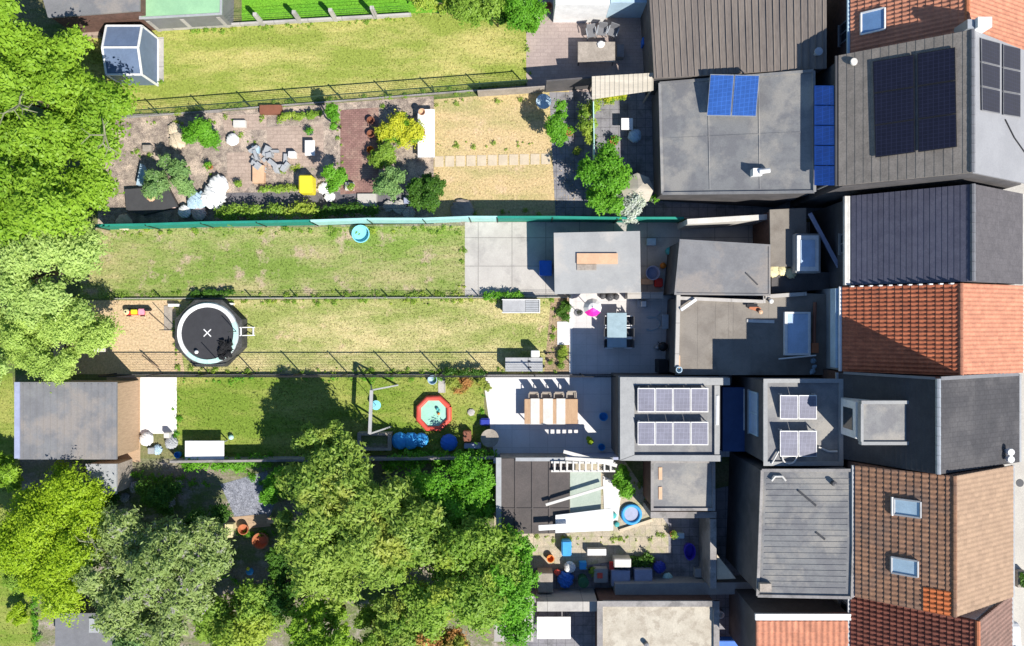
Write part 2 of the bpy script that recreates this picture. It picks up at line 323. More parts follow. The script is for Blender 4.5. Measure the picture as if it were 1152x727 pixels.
sheet('path', [(224, 217), (470, 216), (470, 231), (224, 234)], .008, mat('path_dark', (.17, .16, .17), (.13, .12, .13), scale=1.5, fine=.25))
sheet('paving', [(250, 130), (300, 128), (300, 146), (252, 147)], .012, 'brick_pale')
sheet('paving', [(255, 172), (300, 170), (300, 190), (275, 216), (256, 200)], .012, 'brick_pale')
sheet('paving', [(300, 143), (364, 140), (364, 187), (302, 190)], .010, 'brick_pale')
lawn([(488, 112), (640, 100), (650, 246), (488, 246)], .008, 'lawn_straw', 40, .04)
sheet('patio', [(618, 104), (960, 100), (960, 246), (625, 246)], .012, 'court_paving')
sheet('soil', [(100, 252), (530, 250), (530, 262), (100, 266)], .004, 'dark_soil')
lawn([(90, 258), (523, 254), (523, 334), (90, 336)], .008, 'lawn_mixed', 70)
sheet('patio', [(523, 250), (960, 250), (960, 334), (523, 334)], .012, 'concrete_light')
lawn([(60, 338), (200, 338), (210, 421), (60, 421)], .004, 'bare_soil', 12, .05)
lawn([(196, 338), (628, 336), (633, 421), (208, 421)], .008, 'lawn_dry', 130, .045)
sheet('flower_bed', [(620, 334), (642, 334), (642, 421), (612, 421)], .010, mat('bed_soil', (.42, .30, .19), (.33, .24, .15), scale=3, fine=.35, fscale=12))
sheet('terrace', [(641, 328), (960, 328), (960, 422), (641, 422)], .016, mat('terrace_tile', (.62, .59, .575), (.57, .545, .53), scale=1.0, fine=.05))
sheet('path_slab', [(158, 424), (199, 424), (199, 488), (158, 488)], .016, 'concrete_white')
lawn([(196, 424), (543, 422), (548, 516), (196, 516)], .008, 'lawn_green', 60)
sheet('deck', [(120, 424), (158, 424), (158, 520), (120, 520)], .012, 'wood_tan')
sheet('terrace', [(543, 422), (960, 422), (960, 514), (556, 514)], .012, mat('terrace_white', (.72, .70, .69), (.66, .64, .635), scale=.8, fine=.04))
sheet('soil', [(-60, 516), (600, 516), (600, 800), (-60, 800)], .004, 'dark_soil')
lawn([(-60, 420), (14, 420), (40, 727), (40, 800), (-60, 800)], .008, 'lawn_green', 40)
sheet('yard_paving', [(556, 514), (700, 514), (752, 592), (752, 622), (620, 642), (556, 632)], .010, mat('yard_beige', (.52, .44, .33), (.42, .37, .28), scale=1.6, fine=.2, c3=(.40, .38, .22), s3=1.2))
sheet('yard_paving', [(590, 600), (960, 514), (960, 800), (590, 800)], .007, 'court_paving')
sheet('gravel_patch', [(248, 545), (300, 530), (312, 560), (300, 590), (268, 590)], .012, mat('slate_chips', (.32, .33, .38), (.2, .21, .25), scale=4, fine=.5, fscale=20))
sheet('paving', [(228, 585), (300, 578), (305, 592), (228, 600)], .022, 'wood_tan')
joints('terrace_tile', .6, .6, .012, .8, 0, .95); joints('terrace_white', 1.0, 1.0, .02, .82, 0, .95); joints('yard_beige', .6, .6, .02, .7, .5, .88)
def in_poly(x, y, P):
    c = np.zeros(len(x), bool); n = len(P)
    for i in range(n):
        x1, y1 = P[i]; x2, y2 = P[(i + 1) % n]
        if y1 == y2: continue
        k = ((y1 > y) != (y2 > y)) & (x < (x2 - x1) * (y - y1) / (y2 - y1) + x1); c ^= k
    return c
rng = np.random.default_rng(5)
def grass(P, m, dens, h):
    W = [xy(px, py) for px, py in P]; X = [p[0] for p in W]; Y = [p[1] for p in W]
    x0, x1, y0, y1 = max(min(X), -31), min(max(X), 31), max(min(Y), -20), min(max(Y), 20)
    n = int((x1 - x0) * (y1 - y0) * dens); x = rng.uniform(x0, x1, n); y = rng.uniform(y0, y1, n); k = in_poly(x, y, W); x, y = x[k], y[k]; n = len(x)
    # each tuft: two crossed leaning blades
    vs = []; a = rng.uniform(0, 6.28, n); wd = rng.uniform(.02, .05, n); hh = h * rng.uniform(.4, 1.1, n); lean = rng.uniform(.3, 1.4, n) * hh; la = rng.uniform(0, 6.28, n)
    V = np.zeros((n, 6, 3))
    for q in range(2):
        b = a + q * 1.57
        V[:, q * 3 + 0] = np.stack([x - np.cos(b) * wd, y - np.sin(b) * wd, np.full(n, .006)], 1)
        V[:, q * 3 + 1] = np.stack([x + np.cos(b) * wd, y + np.sin(b) * wd, np.full(n, .006)], 1)
        V[:, q * 3 + 2] = np.stack([x + np.cos(la + q) * lean, y + np.sin(la + q) * lean, hh], 1)
    me = bpy.data.meshes.new('grass'); V = V.reshape(-1, 3); me.vertices.add(len(V)); me.vertices.foreach_set('co', V.ravel())
    nt_ = 2 * n; me.loops.add(nt_ * 3); me.loops.foreach_set('vertex_index', np.arange(nt_ * 3)); me.polygons.add(nt_)
    me.polygons.foreach_set('loop_start', np.arange(nt_) * 3); me.update(); me.validate(); me.materials.append(MATS[m])
    o = bpy.data.objects.new('grass', me); col.objects.link(o); tag(o, kind='stuff'); return o
GL = ['bright green short grass of the lawn at the top edge', 'yellowish dry grass of the long lawn below the concrete post fence', 'straw coloured burnt grass beside the white board', 'patchy green grass below the green net fence', 'sparse grass on bare tan soil beside the trampoline', 'dry mown grass between trampoline and terrace', 'green grass round the red paddling pool', 'grass along the left edge below the grey shed']
for (P, m, d, h), lb in zip(LAWNS, GL): tag(grass(P, m, d, h), lb, 'grass')

# ------------------------------------------------------------------ foliage
def leaves(name, parent, blobs, n, size, m, seed, elong=1.7, box=None, origin=None):
    """n small leaf faces spread through the outer shell of many sub-clumps"""
    r = np.random.default_rng(seed)
    B = np.array(blobs); wgt = B[:, 3] ** 2; wgt = wgt / wgt.sum(); idx = r.choice(len(B), n, p=wgt)
    d = r.normal(size=(n, 3)); d /= np.linalg.norm(d, axis=1, keepdims=True)
    d[:, 2] = np.where(d[:, 2] < -.3, -d[:, 2], d[:, 2])
    rad = B[idx, 3] * (r.uniform(0, 1, n) ** .35) * (1 + .12 * r.normal(size=n))
    ph = B[idx, :3] * 9.0
    lump = 1 + .28 * np.sin(5 * d[:, 0] + ph[:, 0]) * np.sin(5 * d[:, 1] + ph[:, 1]) + .16 * np.sin(11 * d[:, 0] + ph[:, 1]) * np.cos(11 * d[:, 1] + ph[:, 2])
    P = B[idx, :3] + d * (rad * lump)[:, None] * np.array([1.08, 1.08, .85])
    N = d * .8 + r.normal(size=(n, 3)) * .5 + np.array([0, 0, .75]); N /= np.linalg.norm(N, axis=1, keepdims=True)
    T = np.cross(N, r.normal(size=(n, 3))); T /= np.linalg.norm(T, axis=1, keepdims=True); U = np.cross(N, T)
    s = size * r.uniform(.6, 1.35, n)[:, None]
    V = np.stack([P - T * s * elong * .5, P + U * s * .42, P + T * s * elong * .5, P - U * s * .42], 1).reshape(-1, 3)
    if box is not None: k = None
    o3 = np.array(origin if origin is not None else wl(parent)); V = V - o3
    me = bpy.data.meshes.new(name); me.vertices.add(n * 4); me.vertices.foreach_set('co', V.ravel())
    me.loops.add(n * 4); me.loops.foreach_set('vertex_index', np.arange(n * 4)); me.polygons.add(n); me.polygons.foreach_set('loop_start', np.arange(n) * 4)
    me.update(); me.validate()
    clump = r.uniform(0, 1, len(B))[idx]
    at_ = me.attributes.new('leaf', 'FLOAT', 'FACE'); at_.data.foreach_set('value', np.clip(.5 * clump + .5 * r.uniform(0, 1, n), 0, 1))
    me.materials.append(MATS[m]); o = bpy.data.objects.new(name, me); col.objects.link(o)
    if parent is not None: o.parent = parent
    else: o.location = Vector(o3)
    return o
def crown_blobs(c, rx, ry, rz, k, seed, sub=(.2, .36)):
    rr = random.Random(seed); out = []; Rm = (rx + ry) / 2
    for i in range(k):
        while True:
            x, y, z = rr.uniform(-1, 1), rr.uniform(-1, 1), rr.uniform(-.45, 1)
            q = math.sqrt(x * x + y * y + z * z)
            an = math.atan2(y, x)
            if .3 < q < .93 + .12 * math.sin(3 * an + seed) + .09 * math.sin(7 * an + seed * 2) + .05 * math.sin(13 * an): break
        s = rr.uniform(sub[0] * .55, sub[1]) * Rm
        out.append((c[0] + x * rx * .82, c[1] + y * ry * .82, c[2] + z * rz * .8, s))
    return out
def tree(px, py, rx, ry, top, m, label, cat='tree', dens=1.0, size=.16, k=26, seed=1, name='tree', group=None, sub=(.2, .36), extra=None, elong=1.7):
    """crown outline given in photo pixels; real trunk and limbs below"""
    R_ = (rx + ry) / 2 / 20.0; rz = min(R_ * .85, top * .42); zc = top - rz * .8
    c = at(px, py, zc); kx = (H - zc) / F; wx, wy = rx * kx * 1.05, ry * kx * 1.05
    root = empty(name, (c.x, c.y, 0), label, cat, group)
    bl = crown_blobs(c, wx, wy, rz, k, seed, sub)
    size *= .72; n = int(1550 * wx * wy * dens * (.16 / size) ** 2)
    leaves('crown', root, bl, n, size, m, seed, elong)
    if extra: leaves('blossom', root, random.Random(seed).sample(bl, extra[1]), extra[2], size * .9, extra[0], seed + 9)
    rr = random.Random(seed); t = MB(); r0 = max(.04, .045 * top * .6)
    t.tube([(c.x, c.y, 0), (c.x + rr.uniform(-.2, .2), c.y + rr.uniform(-.2, .2), zc * .55), (c.x, c.y, zc)], [r0, r0 * .75, r0 * .45])
    tr = t.build('trunk', 'bark', root, smooth=True)
    lm = MB()
    for b in bl[:14]:
        lm.tube([(c.x, c.y, zc * rr.uniform(.5, .8)), ((c.x + b[0]) / 2, (c.y + b[1]) / 2, (zc * .7 + b[2]) / 2), b[:3]], [r0 * .35, r0 * .22, r0 * .08], 5)
    lm.build('limbs', 'bark', tr, smooth=True)
    return root
def shrub(px, py, rx, ry, top, m, label, dens=1.2, size=.10, k=10, seed=1, name='shrub', group=None, cat='shrub', extra=None, elong=1.7):
    return tree(px, py, rx, ry, top, m, label, cat, dens, size, k, seed, name, group, (.3, .5), extra, elong)
def hedge(x0, y0, x1, y1, w_, h, m, label, n, seed, size=.09, name='hedge', cat='hedge', group=None):
    a, b = at(x0, y0, h * .7), at(x1, y1, h * .7); L = (b - a).length; k = max(3, int(L / (w_ * .55))); rr = random.Random(seed)
    root = empty(name, ((a.x + b.x) / 2, (a.y + b.y) / 2, 0), label, cat, group); bl = []; st = MB()
    for i in range(k):
        p = a.lerp(b, (i + .5) / k); bl.append((p.x + rr.uniform(-.2, .2) * w_, p.y + rr.uniform(-.2, .2) * w_, h * rr.uniform(.45, .7), w_ * rr.uniform(.4, .62)))
        st.tube([(p.x, p.y, 0), (p.x + rr.uniform(-.1, .1), p.y, h * .6)], [.03, .015], 5)
    leaves('foliage', root, bl, n, size, m, seed); st.build('stems', 'bark', root); return root

GT = 'trees along the left edge of the gardens'
tree(52, 118, 94, 88, 8.0, 'leaf_bright', 'broad bright green tree beside the little greenhouse', seed=3, k=46, size=.17, dens=.95, group=GT, sub=(.16, .28))
tree(48, 216, 90, 76, 7.0, 'leaf_bright', 'rounded bright green tree above the pale grey green one', seed=4, k=38, size=.17, group=GT, sub=(.16, .28))
tree(-30, 20, 70, 60, 9.0, 'leaf_bright', 'bright green tree cut by the top left corner', seed=8, k=24, size=.18, group=GT, dens=.8)
tree(48, 306, 96, 56, 5.5, 'leaf_pale', 'pale grey green willow like tree below the bright green trees', seed=5, k=34, size=.15, dens=1.1, group=GT, sub=(.15, .28))
tree(66, 386, 70, 48, 4.2, 'leaf_light', 'light green dense shrubby tree at the left end of the dry lawn', seed=6, k=40, size=.10, dens=1.0, group=GT, sub=(.16, .28))
tree(-10, 395, 30, 50, 4.5, 'leaf_pale', 'pale green shrubby tree cut by the left edge', seed=16, k=14, size=.12, group=GT)
tree(66, 602, 57, 92, 3.6, 'leaf_lime', 'yellow green smooth crowned tree below the grey shed', seed=11, k=54, size=.12, dens=1.1, sub=(.18, .3))
tree(172, 652, 96, 90, 4.2, 'leaf_buddleia', 'large butterfly bush with purple flower spikes', seed=12, k=60, size=.13, dens=.8, sub=(.12, .24), extra=('leaf_purple', 12, 500), elong=2.4)
tree(178, 735, 55, 36, 4.0, 'leaf_greyblue', 'grey green bush at the bottom edge below the butterfly bush', seed=13, k=20, size=.13)
GB = 'trees in the wooded garden at the bottom'
tree(405, 580, 108, 92, 5.4, 'leaf_olive', 'largest yellowish green tree over the wooded garden', seed=14, k=62, size=.16, dens=.85, sub=(.12, .24), group=GB, elong=2.2)
tree(510, 648, 92, 80, 5.4, 'leaf_mid', 'mid green tree right of the largest tree', seed=15, k=46, size=.16, dens=.9, sub=(.14, .26), group=GB)
tree(566, 655, 42, 60, 5.0, 'leaf_fresh', 'fresh green tree beside the cluttered yard', seed=17, k=24, size=.13, group=GB)
tree(505, 560, 60, 48, 2.8, 'leaf_fresh', 'brighter green small tree below the lawn with the red pool', seed=18, k=24, size=.13, group=GB)
tree(268, 690, 62, 48, 3.6, 'leaf_mid', 'dark mid green tree between the butterfly bush and the largest tree', seed=19, k=24, size=.14, group=GB)
tree(370, 712, 50, 40, 5.0, 'leaf_bright', 'bright green tree at the bottom edge under the largest tree', seed=20, k=22, size=.14, group=GB)
tree(475, 722, 62, 34, 4.0, 'leaf_rust', 'reddish brown tinted bush at the bottom edge', seed=21, k=24, size=.13, group=GB, cat='bush')
tree(365, 500, 44, 26, 4.6, 'leaf_olive', 'small spiky tree leaning over the bottom fence of the pool lawn', seed=22, k=16, size=.15, group=GB)
tree(318, 545, 18, 30, 2.4, 'leaf_fresh', 'small green tree by the slate chippings', seed=23, k=14, size=.11, group=GB)
tree(236, 590, 30, 22, 2.6, 'leaf_dark', 'dark green bush at the upper right of the butterfly bush', seed=24, k=12, size=.1, cat='bush')
tree(322, 655, 34, 40, 3.0, 'leaf_dark', 'dark green low tree in the shade left of the largest tree', seed=64, k=18, size=.13, group=GB)  # added to fill the dark gap, shade painted as dark foliage
tree(432, 716, 46, 30, 3.8, 'leaf_mid', 'mid green bush at the bottom edge between bright green tree and reddish bush', seed=65, k=18, size=.13, group=GB, cat='bush')
tree(330, 600, 30, 30, 3.4, 'leaf_olive', 'small yellowish tree touching the left side of the largest tree', seed=66, k=14, size=.14, group=GB)
tree(455, 690, 50, 36, 4.2, 'leaf_olive', 'yellowish bush crown filling the gap below the largest tree', seed=69, k=20, size=.13, group=GB, cat='bush')
tree(118, 566, 22, 16, 1.2, 'leaf_dark', 'dark low bush under the small pale shed roof', seed=67, k=8, size=.1, cat='bush')
tree(175, 560, 40, 22, 1.2, 'leaf_dark', 'dark low bush in the shade above the butterfly bush', seed=68, k=12, size=.1, cat='bush', dens=.6)
shrub(18, 690, 14, 11, 1.0, 'leaf_lime', 'round lime green bush near the bottom left corner', seed=25)
tree(5, 530, 22, 30, 2.0, 'leaf_bright', 'green tree at the left edge below the shed', seed=26, k=14, size=.13)
shrub(222, 155, 19, 20, 1.8, 'leaf_fresh', 'rounded green bush on the gravel between path and lawn fence', seed=27)
shrub(189, 198, 26, 30, 2.2, 'leaf_greyblue', 'green bush with pinkish tips above the glass cold frame', seed=28, extra=('leaf_purple', 3, 60))
shrub(441, 208, 18, 18, 1.9, 'leaf_greyblue', 'grey green round bush left of the clipped ball bush', seed=29)
shrub(481, 219, 21, 23, 2.2, 'leaf_dark', 'clipped dark green ball bush at the corner of the burnt lawn', seed=30, dens=2)
shrub(627, 136, 9, 26, 2.4, 'leaf_fresh', 'narrow bright green conifer at the right end of the burnt lawn', seed=31, name='conifer')
shrub(374, 134, 8, 16, 2.3, 'leaf_fresh', 'upper narrow green bush beside the brick path', seed=32)
shrub(376, 200, 10, 18, 2.0, 'leaf_fresh', 'lower narrow green bush beside the brick path', seed=33)
shrub(434, 178, 20, 14, 1.0, 'leaf_mid', 'low brownish green perennials below the yellow flower bed', seed=35)
shrub(448, 143, 24, 21, .9, 'leaf_yellow', 'square bed of yellow flowering plants left of the white board', seed=34, name='flower_bush', k=16)
tree(680, 200, 32, 44, 2.6, 'leaf_fresh', 'loose bright green climbing shrub on the neighbouring terrace', seed=36, k=18, size=.13, cat='bush', dens=.8)
shrub(698, 228, 30, 18, 1.6, 'leaf_white', 'white flowering shrub against the green net', seed=37, name='flower_bush', extra=('leaf_white', 4, 200))
shrub(664, 135, 10, 26, 1.6, 'leaf_mid', 'thin climbing plant on the trellis below the corrugated awning', seed=38, name='climber', cat='plant', dens=.8)
hedge(242, 241, 355, 236, .75, 1.2, 'leaf_mid', 'low mixed hedge along the left part of the green net', 2600, 40)
hedge(355, 238, 425, 236, .6, .9, 'leaf_dark', 'dark low hedge along the middle of the green net', 1400, 41)
shrub(585, 9, 26, 19, 2.6, 'leaf_fresh', 'bright green bush by the pink patio at the top edge', seed=42, k=12)
tree(515, 4, 56, 20, 2.8, 'leaf_mid', 'long green hedge bush at the top edge above the dry lawn', seed=43, k=24, size=.13, cat='bush')
shrub(560, 22, 14, 9, 1.4, 'leaf_dark', 'dark green bush below the hedge at the top edge', seed=44)
shrub(598, 30, 9, 10, .8, 'leaf_fresh', 'small leafy plant at the corner of the pink patio', seed=45, name='plant', cat='plant')
hedge(316, 131, 361, 127, .35, .5, 'leaf_mid', 'narrow planted border at the top of the paved garden', 700, 46, name='border_plants', cat='plants')
hedge(292, 213, 334, 212, .35, .4, 'leaf_mid', 'narrow planted border left of the yellow bin', 600, 47, name='border_plants', cat='plants')
hedge(500, 420, 546, 419, .4, .9, 'leaf_dark', 'dark climbing plants on the wire fence of the dry lawn', 900, 48, size=.07, name='climber', cat='plants')
shrub(634, 350, 6, 12, .25, 'leaf_dark', 'low sprawling plant beside the cream terrace', seed=49, size=.07, name='plant', cat='plant')
shrub(631, 400, 6, 14, .3, 'leaf_mid', 'sparse small plants in the soil bed right of the grey boxes', seed=50, size=.06, name='plant', cat='plant', dens=.5)
hedge(546, 333, 590, 333, .35, .6, 'leaf_fresh', 'green plants along the fence above the grey storage box', 700, 51, name='border_plants', cat='plants')
hedge(215, 330, 262, 329, .3, .5, 'leaf_dark', 'dark plants along the fence above the trampoline', 450, 52, name='border_plants', cat='plants')
hedge(205, 524, 300, 520, .7, .9, 'leaf_fresh', 'bright green bed along the bottom of the pool lawn', 1800, 53, name='border_plants', cat='plants')
hedge(430, 521, 560, 516, .9, .8, 'leaf_fresh', 'bright green bushes along the concrete edge below the pool', 3200, 54)
shrub(540, 560, 20, 26, 2.0, 'leaf_fresh', 'green bush with pale flowers left of the dark shed roof', seed=55, extra=('leaf_white', 3, 60))
shrub(545, 430, 10, 8, .6, 'leaf_rust', 'reddish plant at the corner of the white terrace', seed=56, name='plant', cat='plant', size=.07)
shrub(520, 432, 18, 9, .5, 'leaf_rust', 'low dark red planting under the wire fence', seed=57, name='plant', cat='plant', size=.07)
shrub(664, 495, 5, 5, .7, 'leaf_lime', 'small lime green pot plant in the shade of the white terrace', seed=58, name='plant', cat='plant', size=.07)
shrub(700, 545, 9, 22, 1.2, 'leaf_fresh', 'green plants along the edge of the triangular yard', seed=59, name='plant', cat='plant')
shrub(302, 558, 12, 8, .8, 'leaf_fresh', 'small green plant in the slate chippings', seed=60, name='plant', cat='plant')
shrub(690, 108, 22, 5, 1.0, 'leaf_yellow', 'yellowish plants under the edge of the corrugated awning', seed=61, name='plant', cat='plant', size=.07)
hedge(690, 632, 735, 630, .7, .3, 'leaf_dark', 'dark green patch of low plants in the cluttered yard', 1200, 62, name='border_plants', cat='plants')
shrub(22, 640, 16, 26, 2.0, 'leaf_mid', 'green bush at the left edge under the yellow green tree', seed=63)

def bare_branches(px, py, z, n, seed, root, spread=1.6):
    rr = random.Random(seed); c = at(px, py, z); b = MB()
    for i in range(n):
        a0 = rr.uniform(0, 6.28); L = rr.uniform(.6, spread); p1 = c + Vector((math.cos(a0) * L * .5, math.sin(a0) * L * .5, rr.uniform(-.1, .3))); p2 = c + Vector((math.cos(a0 + .3) * L, math.sin(a0 + .3) * L, rr.uniform(-.3, .2)))
        b.tube([c, p1, p2], [.05, .035, .012], 5); b.tube([p1, p1 + Vector((math.cos(a0 - .7) * L * .4, math.sin(a0 - .7) * L * .4, .1))], [.025, .008], 5)
    b.build('bare_branches', 'pale_bark', root)
mat('pale_bark', (.27, .27, .16), (.2, .21, .12), fine=.2)
TR = {o['label']: o for o in bpy.data.objects if o.name.startswith('tree')}
t1 = TR['broad bright green tree beside the little greenhouse']
for q_ in ((22, 118), (118, 152)): bare_branches(*q_, 7.2, 5, q_[0], t1)
t2 = TR['large butterfly bush with purple flower spikes']
for q_ in ((105, 610),): bare_branches(*q_, 3.2, 5, q_[0], t2, 1.2)
def weeds(lines, m, label, per, h, seed):
    rr = random.Random(seed); bl = []
    for (x0, y0, x1, y1) in lines:
        n = int(math.hypot(x1 - x0, y1 - y0) / 20 * per)
        for i in range(n):
            t = rr.random(); p = at(x0 + (x1 - x0) * t + rr.gauss(0, 2.0), y0 + (y1 - y0) * t + rr.gauss(0, 2.0), .02)
            bl.append((p.x, p.y, h * rr.uniform(.2, .6), rr.choice((.04, .06, .09, .16))))
    o = leaves('weeds', None, bl, len(bl) * 26, .05, m, seed, origin=(0, 0, 0)); tag(o, label, 'weeds', kind='stuff')
weeds([(205, 339, 628, 337), (215, 418, 630, 418), (198, 345, 200, 418), (622, 345, 620, 415)], 'leaf_mid', 'weeds and longer grass along the edges of the dry lawn', 5, .12, 71)
weeds([(130, 262, 520, 258), (130, 331, 520, 331), (520, 262, 522, 330)], 'leaf_mid', 'weeds along the edges of the patchy lawn', 4, .12, 72)
weeds([(140, 130, 590, 96), (190, 38, 460, 20), (592, 20, 592, 96), (160, 92, 185, 92)], 'leaf_mid', 'weeds along the edges of the long top lawn', 4, .12, 73)
weeds([(204, 427, 540, 425), (204, 510, 540, 508), (201, 430, 201, 500), (542, 426, 544, 470)], 'leaf_fresh', 'weeds along the edges of the pool lawn', 4, .12, 74)
weeds([(135, 140, 360, 132), (150, 170, 250, 200), (260, 148, 300, 168), (380, 125, 384, 215), (426, 122, 428, 214), (300, 190, 365, 190)], 'leaf_mid', 'weeds between the gravel and paving of the upper garden', 3, .1, 75)
weeds([(565, 606, 745, 604), (620, 618, 750, 600), (700, 520, 750, 590)], 'leaf_olive', 'weeds in the joints of the beige yard', 3, .08, 76)
weeds([(488, 118, 618, 110), (490, 242, 640, 242), (490, 165, 620, 162)], 'leaf_olive', 'weeds along the edges of the burnt lawn', 2.5, .1, 77)
weeds([(40, 560, 40, 720), (125, 530, 240, 545), (250, 600, 320, 600), (260, 520, 320, 560), (240, 640, 330, 690)], 'leaf_fresh', 'undergrowth between the trees of the wooded garden', 14, .25, 78)

# ------------------------------------------------------------------ fences and low walls
def wire_fence(p0, p1, h, step, label, base_h=.22, mesh=.14, post='fence_green', name='wire_fence', rails=8, base='concrete_mid', top=.045):
    a, b = at(*p0), at(*p1); L = (b - a).length; d = (b - a).normalized(); n = Vector((-d.y, d.x, 0))
    root = empty(name, ((a.x + b.x) / 2, (a.y + b.y) / 2, 0), label, 'fence')
    k = max(1, round(L / step))
    if base_h:
        m = MB(); m.bar(a + Vector((0, 0, base_h / 2)), b + Vector((0, 0, base_h / 2)), .06, base_h); m.build('base_plate', base, root)
    for i in range(k + 1):
        p = a.lerp(b, i / k); m = MB(); m.tube([p + n * .06, p + n * .06 + Vector((0, 0, h + .04))], .036, 6); m.build('post', post, root)
    m = MB()
    for i in range(rails): z = base_h + (h - base_h) * (i + 1) / rails; t = top if i == rails - 1 else .008; m.bar(a + Vector((0, 0, z)), b + Vector((0, 0, z)), t)
    q = int(L / mesh)
    for i in range(q + 1): p = a.lerp(b, i / q); m.bar(p + Vector((0, 0, base_h)), p + Vector((0, 0, h)), .005)
    m.build('wire_mesh', post, root); return root
wire_fence((131, 421.5), (757, 421.5), 1.8, 2.55, 'long dark wire fence below the dry lawn and trampoline', post='black', base='wall_dark')
wire_fence((128, 134), (592, 98), 1.25, 2.5, 'thin wire fence between yellowish lawn and gravel garden', base_h=.15)
wire_fence((130, 336), (641, 334.5), .6, 2.6, 'low wire fence above the trampoline and dry lawn', base_h=.15, base='concrete_light', rails=3, top=.012)
def post_fence(P, h, label, stubs):
    a, b = at(*P[0]), at(*P[1]); root = empty('post_fence', tuple((a + b) / 2), label, 'fence')
    m = MB(); m.bar(a + Vector((0, 0, .15)), b + Vector((0, 0, .15)), .12, .3); m.build('base_plate', 'concrete_light', root)
    for s in stubs:
        p = a.lerp(b, s); m = MB(); m.box(p.x - .1, p.x + .1, p.y - .09, p.y + .09, 0, h); m.build('post', 'concrete_light', root)
    m = MB()
    for z in (.5, .8, 1.1, h - .05): m.bar(a + Vector((0, 0, z)), b + Vector((0, 0, z)), .01)
    m.build('wire', 'fence_green', root)
post_fence([(180, 34), (463, 18)], 1.4, 'concrete post fence above the long yellowish lawn', (.0, .13, .27, .41, .56, .7, .86))
# green net
def screen(pts, h, m, label, name='net_screen'):
    P = [at(*p) for p in pts]; c = (P[0] + P[-1]) / 2; root = empty(name, (c.x, c.y, 0), label, 'fence'); b = MB()
    for i in range(len(P) - 1): b.bar(P[i] + Vector((0, 0, h / 2)), P[i + 1] + Vector((0, 0, h / 2)), .05, h)
    b.build('net', m, root)
    t = MB()
    for i in range(len(P) - 1): t.bar(P[i] + Vector((0, 0, h)), P[i + 1] + Vector((0, 0, h)), .13, .06)
    t.build('top_edge', m, root)
    for i in range(len(P)):
        q = MB(); q.tube([P[i] + Vector((0, -.06, 0)), P[i] + Vector((0, -.06, h + .1))], .03, 6); q.build('post', 'fence_green', root)
screen([(124, 258), (180, 257), (240, 255), (300, 254), (358, 253)], 1.6, 'green_net', 'dark green net screen at the left end of the patchy lawn')
screen([(358, 253), (420, 251), (480, 251), (530, 249), (560, 249)], 1.6, 'cyan_net', 'pale turquoise part of the net screen above the patchy lawn')
screen([(560, 249), (620, 249), (690, 250), (762, 250)], 1.6, 'green_net', 'dark green net screen behind the grey garden shed')
# solid fence shading the pink patio and end of lawn
one('board_fence', MB().bar(at(538, 108.5) + Vector((0, 0, .5)), at(612, 103.5) + Vector((0, 0, .5)), .06, 1.0), 'wood_grey', 'low grey board fence at the right end of the long lawn', 'fence')
one('board_fence', MB().bar(at(613, 103.4) + Vector((0, 0, .95)), at(668, 99) + Vector((0, 0, .95)), .08, 1.9), 'wall_dark', 'taller dark board fence below the pink patio beside the awning', 'fence')
one('low_wall', MB().bar(at(200, 516) + Vector((0, 0, .5)), at(556, 512) + Vector((0, 0, .5)), .12, 1.0), 'concrete_mid', 'low concrete edge wall below the pool lawn', 'wall')
one('garden_wall', MB().bar(at(556, 514) + Vector((0, 0, .8)), at(694, 510) + Vector((0, 0, .8)), .14, 1.6), 'lavender_paint', 'painted garden wall along the bottom of the white terrace', 'wall')
one('concrete_edging', MB().bar(at(130, 131) + Vector((0, 0, .05)), at(250, 126) + Vector((0, 0, .05)), .08, .1), 'concrete_mid', 'short concrete edging under the wire fence at the left', 'edging')
one('garden_wall', MB().bar(at(604, 672) + Vector((0, 0, .8)), at(692, 668) + Vector((0, 0, .8)), .2, 1.6), 'brick_wall', 'reddish brick wall between cluttered yard and bottom terrace', 'wall')
one('garden_wall', pxprism([(692, 657), (850, 655), (850, 668), (692, 672)], 0, 1.1), 'render_grey', 'wide grey wall top along the cream roof', 'wall')

